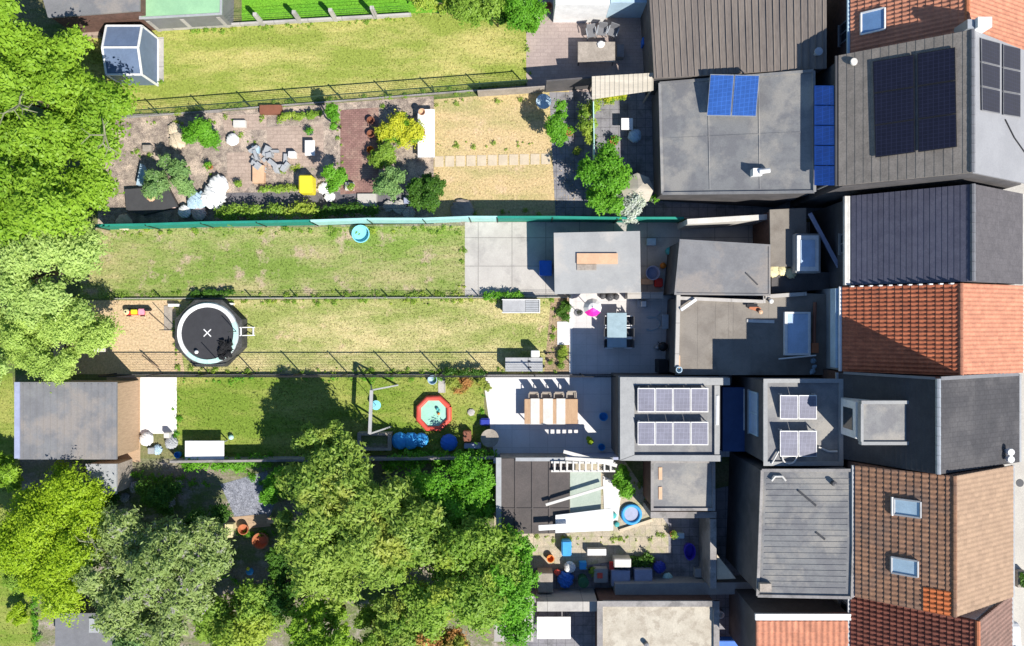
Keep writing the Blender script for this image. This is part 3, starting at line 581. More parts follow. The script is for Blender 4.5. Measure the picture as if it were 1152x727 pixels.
# ------------------------------------------------------------------ roofs
def slope(name, parent, q, m, mode, course=.33, tw=.2, thick=.10, amp=.03):
    """q = eave_a, eave_b, ridge_b, ridge_a (world). Real relief: overlapping courses and rolls"""
    A, Bp, C, D = [Vector(p) for p in q]; N = (Bp - A).cross(D - A).normalized()
    if N.z < 0: N = -N
    W_ = (Bp - A).length; L = (D - A).length; nc = max(1, round(L / course)); nw = max(1, round(W_ / tw))
    us = []
    if mode == 'pan':
        S = 6
        for i in range(nw):
            for s in range(S): us.append(((i + s / S) / nw, math.sin(math.pi * min(1, (s / S) / .62)) * amp if s / S < .62 else -amp * .35 * math.sin(math.pi * (s / S - .62) / .38)))
        us.append((1, 0))
    elif mode == 'flat':
        for i in range(nw + 1):
            us += [(i / nw, 0)]
    elif mode == 'rib':
        for i in range(nw):
            us += [(i / nw, 0), ((i + .7) / nw, 0), ((i + .76) / nw, amp), ((i + .94) / nw, amp)]
        us.append((1, 0))
    vsl = []
    if mode == 'rib': vsl = [(0, 0), (1, 0)]
    else:
        for j in range(nc):
            lift = .035 if mode == 'pan' else .016
            vsl += [(j / nc + 1e-4, lift), ((j + .96) / nc, .004)]
        vsl.append((1, .004))
    V = []; nu = len(us); nv = len(vsl)
    for v, h in vsl:
        for u, g_ in us: V.append(A.lerp(Bp, u).lerp(D.lerp(C, u), v) + N * (h + g_ + .012))
    Fc = [(j * nu + i, j * nu + i + 1, (j + 1) * nu + i + 1, (j + 1) * nu + i) for j in range(nv - 1) for i in range(nu - 1)]
    # closed edge down to the underside
    ring = [i for i in range(nu)] + [j * nu + nu - 1 for j in range(1, nv)] + [(nv - 1) * nu + i for i in range(nu - 2, -1, -1)] + [j * nu for j in range(nv - 2, 0, -1)]
    k = len(V); V += [V[i] - N * thick for i in ring]; r_ = len(ring)
    Fc += [(ring[(i + 1) % r_], ring[i], k + i, k + (i + 1) % r_) for i in range(r_)]
    mb = MB(); mb.add(V, Fc); o = mb.build(name, m, parent); rr = random.Random(len(V)); per = {}
    if mode != 'rib':
        at_ = o.data.attributes.new('tile', 'FLOAT', 'FACE'); vals = []; tot = len(o.data.polygons); su = 6 if mode == 'pan' else 1
        wd_ = nw if mode == 'pan' else max(1, int(W_ / .3)); main = (nv - 1) * (nu - 1)
        for q_ in range(tot):
            key = (q_ // (nu - 1) // 2, (q_ % (nu - 1)) // su) if q_ < main else -1
            if key not in per: per[key] = rr.uniform(.25, .75) + (rr.choice((-.25, .25)) if rr.random() < .06 else 0)
            vals.append(per[key])
        at_.data.foreach_set('value', vals)
    return o
def window(parent, c, axis, w_, h, n=(1, 0), frame='white', pane='glass_dark'):
    """window on a wall facing direction axis ('x-' west, 'x+' east), c centre on the wall"""
    s = -1 if axis[1] == '-' else 1; f = MB(); x = c[0] + s * .03
    for (y0, y1, z0, z1) in ((-w_ / 2, w_ / 2, -h / 2, -h / 2 + .07), (-w_ / 2, w_ / 2, h / 2 - .07, h / 2), (-w_ / 2, -w_ / 2 + .07, -h / 2 + .07, h / 2 - .07), (w_ / 2 - .07, w_ / 2, -h / 2 + .07, h / 2 - .07), (-.03, .03, -h / 2 + .07, h / 2 - .07)):
        f.box(min(c[0], c[0] + s * .06), max(c[0], c[0] + s * .06), c[1] + y0, c[1] + y1, c[2] + z0, c[2] + z1)
    fo = f.build('window', frame, parent)
    p = MB(); p.box(min(c[0] + s * .005, c[0] + s * .03), max(c[0] + s * .005, c[0] + s * .03), c[1] - w_ / 2 + .07, c[1] + w_ / 2 - .07, c[2] - h / 2 + .07, c[2] + h / 2 - .07); p.build('pane', pane, fo)
    sl = MB(); sl.box(min(c[0], c[0] + s * .12), max(c[0], c[0] + s * .12), c[1] - w_ / 2 - .05, c[1] + w_ / 2 + .05, c[2] - h / 2 - .06, c[2] - h / 2 - .003); sl.build('sill', 'render_grey', fo)
def house(name, label, yN, yS, xW, zW, xR, zR, xE, zE, mW, mE, modeW, modeE, wall='brick_wall', course=.33, tw=.2, gutter='white', wins=True, ridge='terracotta', courseE=None, twE=None, ampW=.03, ampE=.02, fascia=None):
    root = empty(name, ((xW + xE) / 2, (yN + yS) / 2, 0), label, 'house', 'terraced houses along the street'); g_ = .02
    yn, ys = yN - g_, yS + g_; b = MB(); o = .1
    P = [(xW + .25, 0), (xW + .25, zW - o), (xR, zR - o - .06), (xE - .3, zE - o), (xE - .3, 0)]
    vs = [(x, yn, z) for x, z in P] + [(x, ys, z) for x, z in P]
    b.add(vs, [(0, 1, 2, 3, 4), (9, 8, 7, 6, 5)] + [(i, i + 5, (i + 1) % 5 + 5, (i + 1) % 5) for i in range(5)])
    b.build('wall', wall, root)
    r = slope('roof', root, [(xW, yn, zW), (xW, ys, zW), (xR, ys, zR), (xR, yn, zR)], mW, modeW, course, tw, amp=ampW)
    slope('roof', root, [(xE, yn, zE), (xE, ys, zE), (xR, ys, zR), (xR, yn, zR)], mE, modeE, courseE or course, twE or tw, amp=ampE)
    rd = MB(); nr = max(2, int((yn - ys) / .4))
    for i in range(nr):
        y0 = yn + (ys - yn) * i / nr; y1 = yn + (ys - yn) * (i + .97) / nr; rd.tube([(xR, y0, zR - .02), (xR, y1, zR - .005)], .11, 8)
    rd.build('ridge', ridge, r)
    gt = MB(); gt.box(xW - .14, xW - .02, ys, yn, zW - .14, zW - .03); gt.build('gutter', gutter, root); gt = MB(); gt.box(xE + .02, xE + .14, ys, yn, zE - .14, zE - .03); gt.build('gutter', gutter, root)
    if wins:
        L = yn - ys; kx = max(1, int(L / 2.4))
        for i in range(kx):
            yc = ys + L * (i + .5) / kx
            for zz in (1.6, 4.3):
                window(root, (xE - .3, yc, zz), 'x+', 1.1, 1.3)
            if zW > 4.9: window(root, (xW + .25, yc, zW - 1.25), 'x-', 1.0, .9, frame='mid_grey')
        d = MB(); d.box(xE - .3, xE - .24, ys + .35, ys + 1.25, .05, 2.15); dd = d.build('door', 'dark_grey', root)
        hh = MB(); hh.box(xE - .24, xE - .18, ys + 1.08, ys + 1.14, 1.0, 1.2); hh.build('handle', 'steel', dd)
    return root, r
def skylight(parent, x, y, zf, w_, d_, slope_dir, frame='white', pane='glass_blue'):
    """roof window lying on the west slope; zf(x) gives roof height"""
    P = [(x - w_ / 2, y - d_ / 2), (x + w_ / 2, y - d_ / 2), (x + w_ / 2, y + d_ / 2), (x - w_ / 2, y + d_ / 2)]
    m = MB(); t = .07
    for (a, b) in (((x - w_ / 2, y - d_ / 2), (x + w_ / 2, y - d_ / 2)), ((x - w_ / 2, y + d_ / 2), (x + w_ / 2, y + d_ / 2)), ((x - w_ / 2, y - d_ / 2), (x - w_ / 2, y + d_ / 2)), ((x + w_ / 2, y - d_ / 2), (x + w_ / 2, y + d_ / 2))):
        m.bar((a[0], a[1], zf(a[0]) + .1), (b[0], b[1], zf(b[0]) + .1), t, .12)
    o = m.build('skylight', frame, parent)
    p = MB(); vs = [(a, b, zf(a) + .12) for a, b in P]; vs += [(a, b, z - .04) for a, b, z in vs]
    p.add(vs, [(0, 1, 2, 3), (7, 6, 5, 4), (0, 4, 5, 1), (1, 5, 6, 2), (2, 6, 7, 3), (3, 7, 4, 0)]); p.build('pane', pane, o)
def quad_panel(parent, Q, m, up=.06, name='solar_panel', frame='steel', gaps=(1, 1), gap=.02, split=True):
    """thin solar modules over the 4 world corners Q; gaps=(cols,rows); each module is a part"""
    A, Bq, C, D = [Vector(p) for p in Q]; N = (Bq - A).cross(D - A).normalized(); N = N if N.z > 0 else -N
    for i in range(gaps[0]):
        for j in range(gaps[1]):
            def f(u, v): return A.lerp(Bq, u).lerp(D.lerp(C, u), v)
            u0, u1, v0, v1 = i / gaps[0], (i + 1) / gaps[0], j / gaps[1], (j + 1) / gaps[1]
            def shell(ins, h0, h1, nm, mt, par):
                c = [f(u0, v0), f(u1, v0), f(u1, v1), f(u0, v1)]; cc = sum(c, Vector()) / 4
                c = [p + (cc - p).normalized() * ins for p in c]
                mb = MB(); mb.add([p + N * h0 for p in c] + [p + N * h1 for p in c], [(3, 2, 1, 0), (4, 5, 6, 7), (0, 1, 5, 4), (1, 2, 6, 5), (2, 3, 7, 6), (3, 0, 4, 7)]); return mb.build(nm, mt, par)
            fr = shell(gap, up, up + .035, name, frame, parent); shell(gap + .05, up + .035, up + .04, 'cells', m, fr)

# --- the seven terraced houses, north to south
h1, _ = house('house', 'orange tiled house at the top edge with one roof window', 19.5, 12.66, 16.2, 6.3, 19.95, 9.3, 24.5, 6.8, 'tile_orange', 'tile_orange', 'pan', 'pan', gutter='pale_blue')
z1 = lambda x: 6.3 + (x - 16.2) * 3.0 / 3.75
p = at(982, 24, 7.0); skylight(h1, p.x, p.y, z1, .8, 1.0, -1, pane='glass_blue')
h2, r2 = house('house', 'grey brown ribbed roof house with large black solar panels', 12.63, 6.45, 15.4, 6.8, 19.8, 9.9, 24.1, 7.2, 'tile_greybrown', 'sheet_silver', 'flat', 'flat', course=.36, tw=9, ridge='mid_grey', gutter='dark_grey', courseE=4, twE=9, wall='wall_dark')
k2 = lambda x: 6.8 + (x - 15.4) * 3.1 / 4.4
def on2(px, py):
    z = 8.4
    for _ in range(8): z = k2(at(px, py, z).x)
    return at(px, py, z)
quad_panel(h2, [on2(982, 70), on2(1029, 62), on2(1030, 172), on2(985, 178)], 'panel_navy', .09, frame='black', gaps=(1, 3), gap=.01)
quad_panel(h2, [on2(1032, 61), on2(1075, 54), on2(1077, 166), on2(1033, 172)], 'panel_navy', .09, frame='black', gaps=(1, 3), gap=.01)
e2 = lambda x: 9.9 - (x - 19.8) * 2.7 / 4.3
def on2e(px, py):
    z = 9.0
    for _ in range(8): z = e2(at(px, py, z).x)
    return at(px, py, z)
quad_panel(h2, [on2e(1101, 43), on2e(1123, 49), on2e(1123, 129), on2e(1102, 125)], 'panel_navy', .06, frame='mid_grey', gaps=(1, 3), gap=.03)
quad_panel(h2, [on2e(1126, 50), on2e(1146, 55), on2e(1146, 133), on2e(1126, 130)], 'panel_navy', .06, frame='mid_grey', gaps=(1, 3), gap=.03)
cb = MB(); cb.tube([on2e(1130, 135) + Vector((0, 0, .06)), on2e(1140, 155) + Vector((0, 0, .06)), on2e(1152, 172) + Vector((0, 0, .06))], .03, 6); cb.build('cable', 'black', h2)
ch = MB(); c = at(1098, 28, 9.9); ch.box(c.x - .1, c.x + .5, c.y - .22, c.y + .22, 8.8, 10.2); cc = ch.build('chimney', 'white', h1); ch = MB(); ch.box(c.x - .42, c.x - .14, c.y - .2, c.y + .2, 9.0, 10.0); ch.build('flue', 'steel', cc)
dv = MB(); c = at(960, 70, 7.2); dv.lathe((c.x, c.y, 6.9), [(0, .4), (.16, .4), (.18, .34), (.08, .32), (.08, 0)], 12); dv.build('roof_vent', 'offwhite', h2)
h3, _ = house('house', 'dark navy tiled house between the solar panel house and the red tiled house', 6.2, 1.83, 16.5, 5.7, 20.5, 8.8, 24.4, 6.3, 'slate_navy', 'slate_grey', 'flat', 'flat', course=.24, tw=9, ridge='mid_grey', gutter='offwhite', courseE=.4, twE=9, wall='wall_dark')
fs = MB(); fs.box(16.2, 16.35, 1.85, 6.18, 5.45, 5.66); fs.build('fascia', 'offwhite', h3)
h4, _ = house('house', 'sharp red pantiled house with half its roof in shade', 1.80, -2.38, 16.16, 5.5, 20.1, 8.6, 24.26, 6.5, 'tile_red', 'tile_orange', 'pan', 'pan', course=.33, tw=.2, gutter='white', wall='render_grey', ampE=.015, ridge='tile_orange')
fl = MB()
for i in range(11): fl.box(16.4 + i * .33, 16.56 + i * .33, 1.74, 1.80, 5.5 + (.24 + i * .33) * .787 + .0, 5.5 + (.40 + i * .33) * .787 + .06)
fl.build('verge_flashing', 'white', h4)
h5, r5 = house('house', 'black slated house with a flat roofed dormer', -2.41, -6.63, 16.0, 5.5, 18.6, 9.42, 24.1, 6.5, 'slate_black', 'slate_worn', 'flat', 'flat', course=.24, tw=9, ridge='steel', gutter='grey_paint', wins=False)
for i in range(2):
    window(h5, (23.8, -3.5 - i * 2, 1.6), 'x+', 1.1, 1.3); window(h5, (23.8, -3.5 - i * 2, 4.3), 'x+', 1.1, 1.3)
fl = MB(); fl.bar((18.7, -2.42, 9.42), (24.0, -2.42, 6.6), .16, .06); fl.bar((18.5, -2.42, 9.35), (16.1, -2.42, 5.75), .12, .05); fl.build('verge_flashing', 'mid_grey', h5)
# dormer
a = at(968, 454, 8.4); b = at(1034, 498, 8.4)
d = MB(); d.box(16.0, 18.1, b.y, a.y, 5.6, 8.15); dm = d.build('dormer', 'render_white', h5)
d = MB(); d.box(15.85, 18.1, b.y + .04, a.y - .04, 8.153, 8.27); d.build('dormer_roof', 'bitumen_grey', dm)
d = MB(); d.box(15.75, 18.2, b.y - .12, b.y + .03, 8.05, 8.36); d.box(15.75, 18.2, a.y - .03, a.y + .12, 8.05, 8.36); d.box(15.72, 15.84, b.y + .031, a.y - .031, 8.05, 8.36); d.build('dormer_trim', 'render_grey', dm)
d = MB(); d.box(15.9, 15.99, (a.y + b.y) / 2 - .85, (a.y + b.y) / 2 + .85, 5.9, 7.45); wn = d.build('window', 'white', h5); d = MB(); d.box(15.87, 15.898, (a.y + b.y) / 2 - .5, (a.y + b.y) / 2 + .5, 6.2, 7.15); d.build('pane', 'glass_dark', wn)
for yy in (508, 516):
    c = at(1134, yy, 7.2); d = MB(); d.lathe((c.x, c.y, 6.7), [(0, .75), (.16, .74), (.18, .62), (.1, .6), (.1, 0)], 10); d.build('roof_vent', 'white', h5)
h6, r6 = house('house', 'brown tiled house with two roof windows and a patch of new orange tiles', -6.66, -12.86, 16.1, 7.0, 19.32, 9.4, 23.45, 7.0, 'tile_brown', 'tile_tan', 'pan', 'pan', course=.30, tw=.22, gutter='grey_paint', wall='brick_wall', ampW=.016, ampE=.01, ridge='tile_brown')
k6 = lambda x: 7.0 + (x - 16.1) * 2.4 / 3.22
for (px, py) in ((1019, 571), (1016, 637)):
    z = 8
    for _ in range(6): z = k6(at(px, py, z).x)
    c = at(px, py, z); skylight(h6, c.x, c.y, k6, .85, .72, -1, 'grey_paint', 'pale_blue')
    if py == 571:
        d = MB(); d.bar((c.x - .5, c.y - .42, k6(c.x - .5) + .14), (c.x - .5, c.y + .42, k6(c.x - .5) + .14), .07, .1); d.build('skylight_flashing', 'white', h6)
slope('new_tiles', h6, [(18.35, -11.75, k6(18.35) + .02), (18.35, -12.83, k6(18.35) + .02), (19.22, -12.83, k6(19.22) + .02), (19.22, -11.75, k6(19.22) + .02)], 'tile_new_orange', 'pan', .30, .22)
h7, _ = house('house', 'red tiled house at the bottom right corner with shade put into its tile colour', -13.35, -19.0, 16.8, 5.0, 20.9, 8.5, 24.6, 5.2, 'tile_red_shaded', 'tile_pink_brown', 'pan', 'pan', gutter='grey_paint', wall='render_white', course=.3, tw=.22)

# --- flat and lean-to extensions
def flat_roof(name, P, z, m, label, cat='extension', wall='brick_wall', par=.0, parw=.18, parm='grey_paint', group=None, lines=None, overhang=0, base=0):
    W_ = [xy(px, py, z) for px, py in P]; cx = sum(p[0] for p in W_) / len(W_); cy = sum(p[1] for p in W_) / len(W_)
    root = empty(name, (cx, cy, base), label, cat, group)
    wb = MB(); ins = .06 + overhang; wb.prism([(x + (cx - x) * ins / max(1, abs(cx - x)) * 1.0, y + (cy - y) * ins / max(1, abs(cy - y))) for x, y in W_], base, z - .13); wb.build('wall', wall, root)
    rb = MB(); rb.prism(W_, z - .12, z); ro = rb.build('roof', m, root)
    if par:
        pb = MB(); n = len(W_)
        for i in range(n):
            a, b = Vector((*W_[i], z + par / 2)), Vector((*W_[(i + 1) % n], z + par / 2)); a2 = Vector((a.x + (cx - a.x) * .01, a.y + (cy - a.y) * .01, a.z + i * .0015)); b2 = Vector((b.x + (cx - b.x) * .01, b.y + (cy - b.y) * .01, b.z + i * .0015))
            dd = (b2 - a2).normalized() * parw / 2; pb.bar(a2 - dd, b2 + dd, parw, par)
        pb.build('parapet', parm, root)
    if lines:
        lb = MB()
        for (a, b, w_, h_) in lines: lb.bar(at(*a, z) + Vector((0, 0, h_ / 2)), at(*b, z) + Vector((0, 0, h_ / 2)), w_, h_)
        lb.build('seams', m, root)
    return root
def mono_roof(name, C4, m, label, wall='wall_dark', lines=(), trim=None):
    """C4: four (px, py, z) roof corners going round; flat tilted sheet on closed walls"""
    Wd = [at(*c) for c in C4]; cx = sum(p.x for p in Wd) / 4; cy = sum(p.y for p in Wd) / 4
    root = empty(name, (cx, cy, 0), label, 'extension')
    wb = MB(); wb.prism([(p.x + (.06 if p.x < cx else -.06), p.y + (.06 if p.y < cy else -.06)) for p in Wd], 0, [p.z - .14 for p in Wd]); wb.build('wall', wall, root)
    rb = MB(); rb.add([tuple(p - Vector((0, 0, .13))) for p in Wd] + [tuple(p) for p in Wd], [(0, 1, 2, 3), (7, 6, 5, 4), (0, 4, 5, 1), (1, 5, 6, 2), (2, 6, 7, 3), (3, 7, 4, 0)]); rb.build('roof', m, root)
    def f(u, v): return Wd[0].lerp(Wd[1], u).lerp(Wd[3].lerp(Wd[2], u), v)
    lb = MB()
    for (u0, v0, u1, v1, w_, h_) in lines: lb.bar(f(u0, v0) + Vector((0, 0, h_ / 2)), f(u1, v1) + Vector((0, 0, h_ / 2)), w_, h_)
    if lines: lb.build('seams', m, root)
    if trim:
        tb = MB()
        for i in range(4): tb.bar(Wd[i] + Vector((0, 0, .03 + i * .002)), Wd[(i + 1) % 4] + Vector((0, 0, .03 + i * .002)), .14, .08)
        tb.build('edge_trim', trim, root)
    return root, f
def rib_lines(x0, x1, y0, y1, n, w_=.06, h_=.03, vert=True):
    if vert: return [((x0 + (x1 - x0) * (i + .5) / n, y0), (x0 + (x1 - x0) * (i + .5) / n, y1), w_, h_) for i in range(n)]
    return [((x0, y0 + (y1 - y0) * (i + .5) / n), (x1, y0 + (y1 - y0) * (i + .5) / n), w_, h_) for i in range(n)]
mono_roof('extension', [(729, -30, 3.0), (930, -30, 5.4), (930, 77, 5.4), (736, 88, 3.0)], 'roof_sheet_brown', 'brown corrugated lean to roof extension at the top edge', lines=[((i + .5) / 26, 0, (i + .5) / 26, 1, .05, .03) for i in range(26)])
B_, fB = mono_roof('extension', [(742, 94, 2.6), (915, 80, 5.4), (916, 216, 5.4), (745, 218, 2.6)], 'bitumen_grey', 'grey roof extension carrying two bright blue panels', trim='bitumen_grey', lines=[(.03, .5, .97, .5, .05, .012), (.33, .03, .33, .97, .05, .012), (.66, .03, .66, .97, .05, .012)])
c = at(921, 60, 5.4); d = MB(); d.lathe((c.x - .1, c.y, 5.2), [(0, .5), (.2, .48), (.2, .38), (.09, .36), (.09, 0)], 10); one('roof_vent', d, 'steel', 'small round metal vent at the corner of the brown corrugated roof', 'vent')
# tilted blue panels
def solar(Q, m, label, grid, group=None, frame='steel', stand=True):
    Q = [Vector(q) for q in Q]; c = sum(Q, Vector()) / 4; root = empty('solar_array', (c.x, c.y, min(q.z for q in Q)), label, 'solar panels', group)
    quad_panel(root, Q, m, 0, frame=frame, gaps=grid, gap=.03)
    return root
s = solar([at(795, 131, 3.75), at(851, 132, 4.75), at(855, 84, 5.3), at(799, 83, 4.3)], 'panel_blue', 'pair of bright blue tilted panels on the grey roof extension', (2, 1))
d = MB()
for px, zt, zb in ((801, 4.3, 3.5), (828, 4.8, 3.95), (852, 5.2, 4.35)):
    t = at(px, 85, zt); d.bar((t.x, t.y, zb), t, .05)
d.build('stand', 'steel', s)
s = solar([at(916, 209, 5.5), at(940, 209, 6.45), at(939, 96, 6.45), at(916, 96, 5.5)], 'panel_sky_reflect', 'column of panels beside the ribbed roof house with sky reflection in their blue colour', (1, 5), frame='blue')  # sky reflection painted as the saturated blue of cells and frames
d = MB()
for py in (98, 150, 205):
    for px, zz in ((918, 5.5), (938, 6.3)): t = at(px, py, zz - .04); d.bar((t.x, t.y, .0), t, .06)
d.build('stand', 'steel', s)
c = at(853, 194, 4.6); v = empty('chimney_vent', (c.x, c.y, 4.35), 'white pipe vent lying on the grey roof extension', 'vent')
d = MB(); d.box(c.x - .3, c.x + .15, c.y - .18, c.y + .18, 4.2, 4.75); d.build('cowl', 'white', v); d = MB(); d.tube([(c.x, c.y, 4.78), (c.x + .5, c.y + .05, 4.86)], .12, 10); d.build('pipe', 'white', v)
one('garden_wall', MB().bar(at(762, 256) + Vector((0, 0, 1.2)), at(862, 250) + Vector((0, 0, 1.2)), .28, 2.4), 'offwhite', 'off white rendered wall above the grey lean to roof', 'wall')
C_ = flat_roof('extension', [(765, 270), (866, 276), (866, 332), (759, 331)], 3.25, 'roof_sheet_grey', 'plain grey flat roof extension right of the dark yard', wall='wall_dark', par=.04, parw=.1, parm='roof_sheet_grey')
c = at(846, 314, 3.3); one('roof_bar', MB().bar((c.x - .3, c.y + .3, 3.3), (c.x + .3, c.y - .3, 3.3), .06), 'dark_grey', 'short dark bar lying on the plain grey flat roof', 'bar')
flat_roof('extension', [(866, 236), (907, 234), (907, 300), (867, 300)], 3.0, 'bitumen', 'small brown flat roof beside the glass roof light box')
c = at(908, 285, 3.6); v = empty('roof_light', (c.x, c.y, 2.4), 'white framed box roof light with pale blue glass', 'roof light')
d = MB(); pxbox(895, 263, 923, 307, .0, 3.45, d); d.build('curb', 'render_grey', v); d = MB(); pxbox(897, 265, 921, 305, 3.46, 3.6, d); d.build('frame', 'white', v); d = MB(); pxbox(901, 270, 917, 300, 3.603, 3.63, d); d.build('pane', 'skylight_white', v)
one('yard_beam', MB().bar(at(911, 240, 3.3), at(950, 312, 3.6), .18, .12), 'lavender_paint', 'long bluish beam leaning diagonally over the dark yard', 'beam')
flat_roof('extension', [(868, 302), (952, 308), (952, 324), (868, 330)], 2.6, 'wall_dark', 'low dark roof above the sharp flat roof')
t = MB(); rr = random.Random(3); c = at(882, 306, 3.0)
for i in range(8): t.ball((c.x + rr.uniform(-.8, .7), c.y + rr.uniform(-.3, .25), 2.75), rr.uniform(.22, .38), 10, .5, .12)
one('tarpaulin', t, 'cream', 'crumpled cream tarpaulin on the low dark roof', 'tarpaulin', smooth=True)

# garden shed with light grey roof
sh = flat_roof('garden_shed', [(623, 262), (720, 260), (721, 329), (624, 331)], 2.2, 'roof_shed_grey', 'light grey flat roofed garden shed with a beige roof window', 'shed', wall='wood_grey', overhang=.08)
d = MB(); pxbox(649, 285, 695, 297, 2.2, 2.32, d); f = d.build('roof_window', 'peach', sh); d = MB(); pxbox(649, 297.5, 671, 304, 2.2, 2.25, d); d.build('roof_panel', 'wood_grey', sh)

# sharp flat roof of the red tiled house
Fz = 3.0
F_ = flat_roof('extension', [(763, 334), (858, 338), (859, 334), (905, 330), (944, 332), (944, 422), (760, 422)], Fz, 'bitumen', 'brown bitumen flat roof extension half in stepped shade', wall='wall_dark',
               lines=[((785.5 + 20 * i, 340), (785 + 20 * i, 420), .05, .008) for i in range(6)] + [((820, 340), (820.3, 420), .04, .006)])
d = MB(); d.bar(at(763, 332, 3.1), at(761, 413, 3.1), .2, .2); d.bar(at(764, 335.5, 3.08), at(858, 339.5, 3.08), .17, .16); d.bar(at(859.5, 341, 3.085), at(859.5, 333, 3.085), .12, .15); d.bar(at(859, 334, 3.09), at(907, 330.5, 3.09), .2, .14); d.build('parapet', 'concrete_light', F_)
d = MB(); d.bar(at(766, 349, 3.28), at(783, 337, 3.28), .15, .1); one('roof_plank', d, 'white', 'white plank leaning over the corner of the brown flat roof', 'plank')
d = MB(); d.bar(at(764, 415, 3.1) + Vector((0, 0, .05)), at(764, 400, 3.1) + Vector((0, 0, .05)), .07, .08); one('roof_scrap', d, 'peach', 'pinkish strip on the white roof edge', 'strip')
v = empty('bucket', at(763.5, 416, 3.05), 'pale blue bucket at the lower left corner of the brown flat roof', 'bucket')
c = at(763.5, 416, 3.2); d = MB(); d.lathe((c.x, c.y, 3.02), [(.11, 0), (.15, .28), (.17, .28), (.17, .3), (.13, .3), (.1, .04), (0, .04)], 14); d.build('body', 'pale_blue', v)
v = empty('roof_light', at(898, 375, 3.0), 'sharp white framed glass roof light beside the red pipe', 'roof light')
d = MB(); pxbox(883.5, 351, 912, 400, 3.0, 3.3, d); d.build('curb', 'white', v)
d = MB()
for a4 in ((883, 351, 912, 353), (883, 397.5, 912, 399.5), (883, 353.05, 886, 397.45), (909.5, 353.05, 912, 397.45)): pxbox(*a4, 3.302, 3.4, d)
d.build('frame', 'white', v); d = MB(); pxbox(886.2, 353.2, 909.3, 397.3, 3.302, 3.36, d); d.build('pane', 'skylight_white', v)
one('pipe', MB().tube([at(917, 340, 3.2), at(916, 370, 3.2), at(916, 386, 3.2)], .09, 8), 'rust', 'dark red pipe on the flat roof right of the roof light', 'pipe')
one('roof_block', pxbox(913, 386, 921, 397, 3.0, 3.3), 'terracotta', 'small brick red block at the end of the dark red pipe', 'block')
one('roof_pole', MB().tube([at(876, 404, 3.35), at(918, 400, 3.45)], .04, 8), 'white', 'white pole lying below the glass roof light', 'pole')
one('cloth', MB().ball(at(915, 406, 3.1), .16, 10, .8, .25).ball(at(916, 413, 3.1), .14, 10, .7, .25).ball(at(914, 418, 3.1), .17, 10, .4, .25), 'pale_blue', 'crumpled pale cloth below the pole on the shaded roof', 'cloth')
t = empty('roof_rubble', at(847, 346, 3.0), 'orange and black rubble pile on the sunlit flat roof', 'rubble')
MB().bar(at(843, 345, 3.15), at(855, 349, 3.1), .22, .1).build('brick', 'terracotta', t); MB().bar(at(840, 343.5, 3.2), at(852, 343.5, 3.2), .18, .06).build('black_board', 'black', t)
for px, py, lb in ((867, 339, 'white roof vent cap near the top edge of the brown flat roof'), (855, 351, 'small vent cap beside the orange rubble on the flat roof')):
    c = at(px, py, 3.2); v = empty('vent_pipe', (c.x, c.y, 3.0), lb, 'vent')
    d = MB(); d.tube([(c.x, c.y, 3.0), (c.x, c.y, 3.28)], .05, 8); d.build('pipe', 'dark_grey', v); d = MB(); d.lathe((c.x, c.y, 3.28), [(0, .09), (.1, .06), (.13, 0), (0, 0)], 12); d.build('cap', 'white' if py < 345 else 'peach', v)
one('roof_lath', MB().bar(at(840, 361, 3.03), at(871, 362, 3.03), .16, .05), 'offwhite', 'pale lath lying along the shade edge on the flat roof', 'lath')
one('gutter_box', pxbox(938, 325, 946.5, 343, 4.0, 4.2), 'pale_blue', 'pale blue flat gutter box at the upper left corner of the red roof', 'gutter')
d = MB(); d.box(15.9, 16.05, -2.2, 1.7, 4.7, 5.3); one('fascia_board', d, 'pale_blue', 'pale fascia board under the eave of the red tiled roof', 'fascia')

# row below: extension with eight panels
G_ = flat_roof('extension', [(696, 423), (820, 424), (808, 430), (808, 518), (696, 518)], 3.4, 'bitumen_grey', 'grey flat roof with eight solar panels in two rows', wall='wall_dark')
d = MB(); W4 = [xy(x, y, 3.4) for x, y in ((697, 424), (820, 425), (820, 433), (713, 433), (713, 511), (697, 517))]; d.prism(W4, 3.402, 3.6)
W5 = [xy(x, y, 3.4) for x, y in ((697, 517.5), (713, 511.5), (810, 511.5), (810, 518.5))]; d.prism(W5, 3.403, 3.6); W6 = [xy(x, y, 3.4) for x, y in ((803, 433.5), (809, 433.5), (809, 511), (803, 511))]; d.prism(W6, 3.403, 3.55); d.build('parapet', 'render_grey', G_)
def panel_row(x0, x1, y0, y1, zb, n, label):
    s = solar([at(x0, y1, zb + .05), at(x1, y1, zb + .05), at(x1, y0, zb + .45), at(x0, y0, zb + .45)], 'panel_grey', label, (n, 1), 'rows of solar panels on the grey extensions', 'white')
    d = MB(); 
    for px in (x0 + 2, x1 - 2): t = at(px, y0, zb + .42); d.bar((t.x, t.y, zb), t, .05)
    d.build('stand', 'steel', s); return s
panel_row(717, 797, 436, 464, 3.42, 4, 'upper row of four panels on the wide grey extension')
panel_row(717, 797, 474, 501, 3.42, 4, 'lower row of four panels on the wide grey extension')
one('lean_to', pxbox(813, 436, 840, 508, 0, 2.3), 'court_blue', 'blue flat canopy between the two grey panel extensions', 'canopy')  # blue darkened to carry the shade between the extensions
one('gutter_pipe', MB().tube([at(807, 445, 3.5), at(806.5, 478, 3.5)], .1, 8), 'white', 'short white pipe at the right edge of the eight panel roof', 'pipe')
I5 = flat_roof('extension', [(860, 428), (898, 428), (946, 428), (946, 522), (860, 522)], 5.6, 'bitumen_grey', 'tall grey flat roof extension with four solar panels', wall='wall_dark', par=.1, parw=.2, parm='render_grey')
panel_row(877, 919, 444, 472, 5.65, 2, 'upper pair of panels on the tall grey extension')
panel_row(877, 919, 484, 514, 5.65, 2, 'lower pair of panels on the tall grey extension')
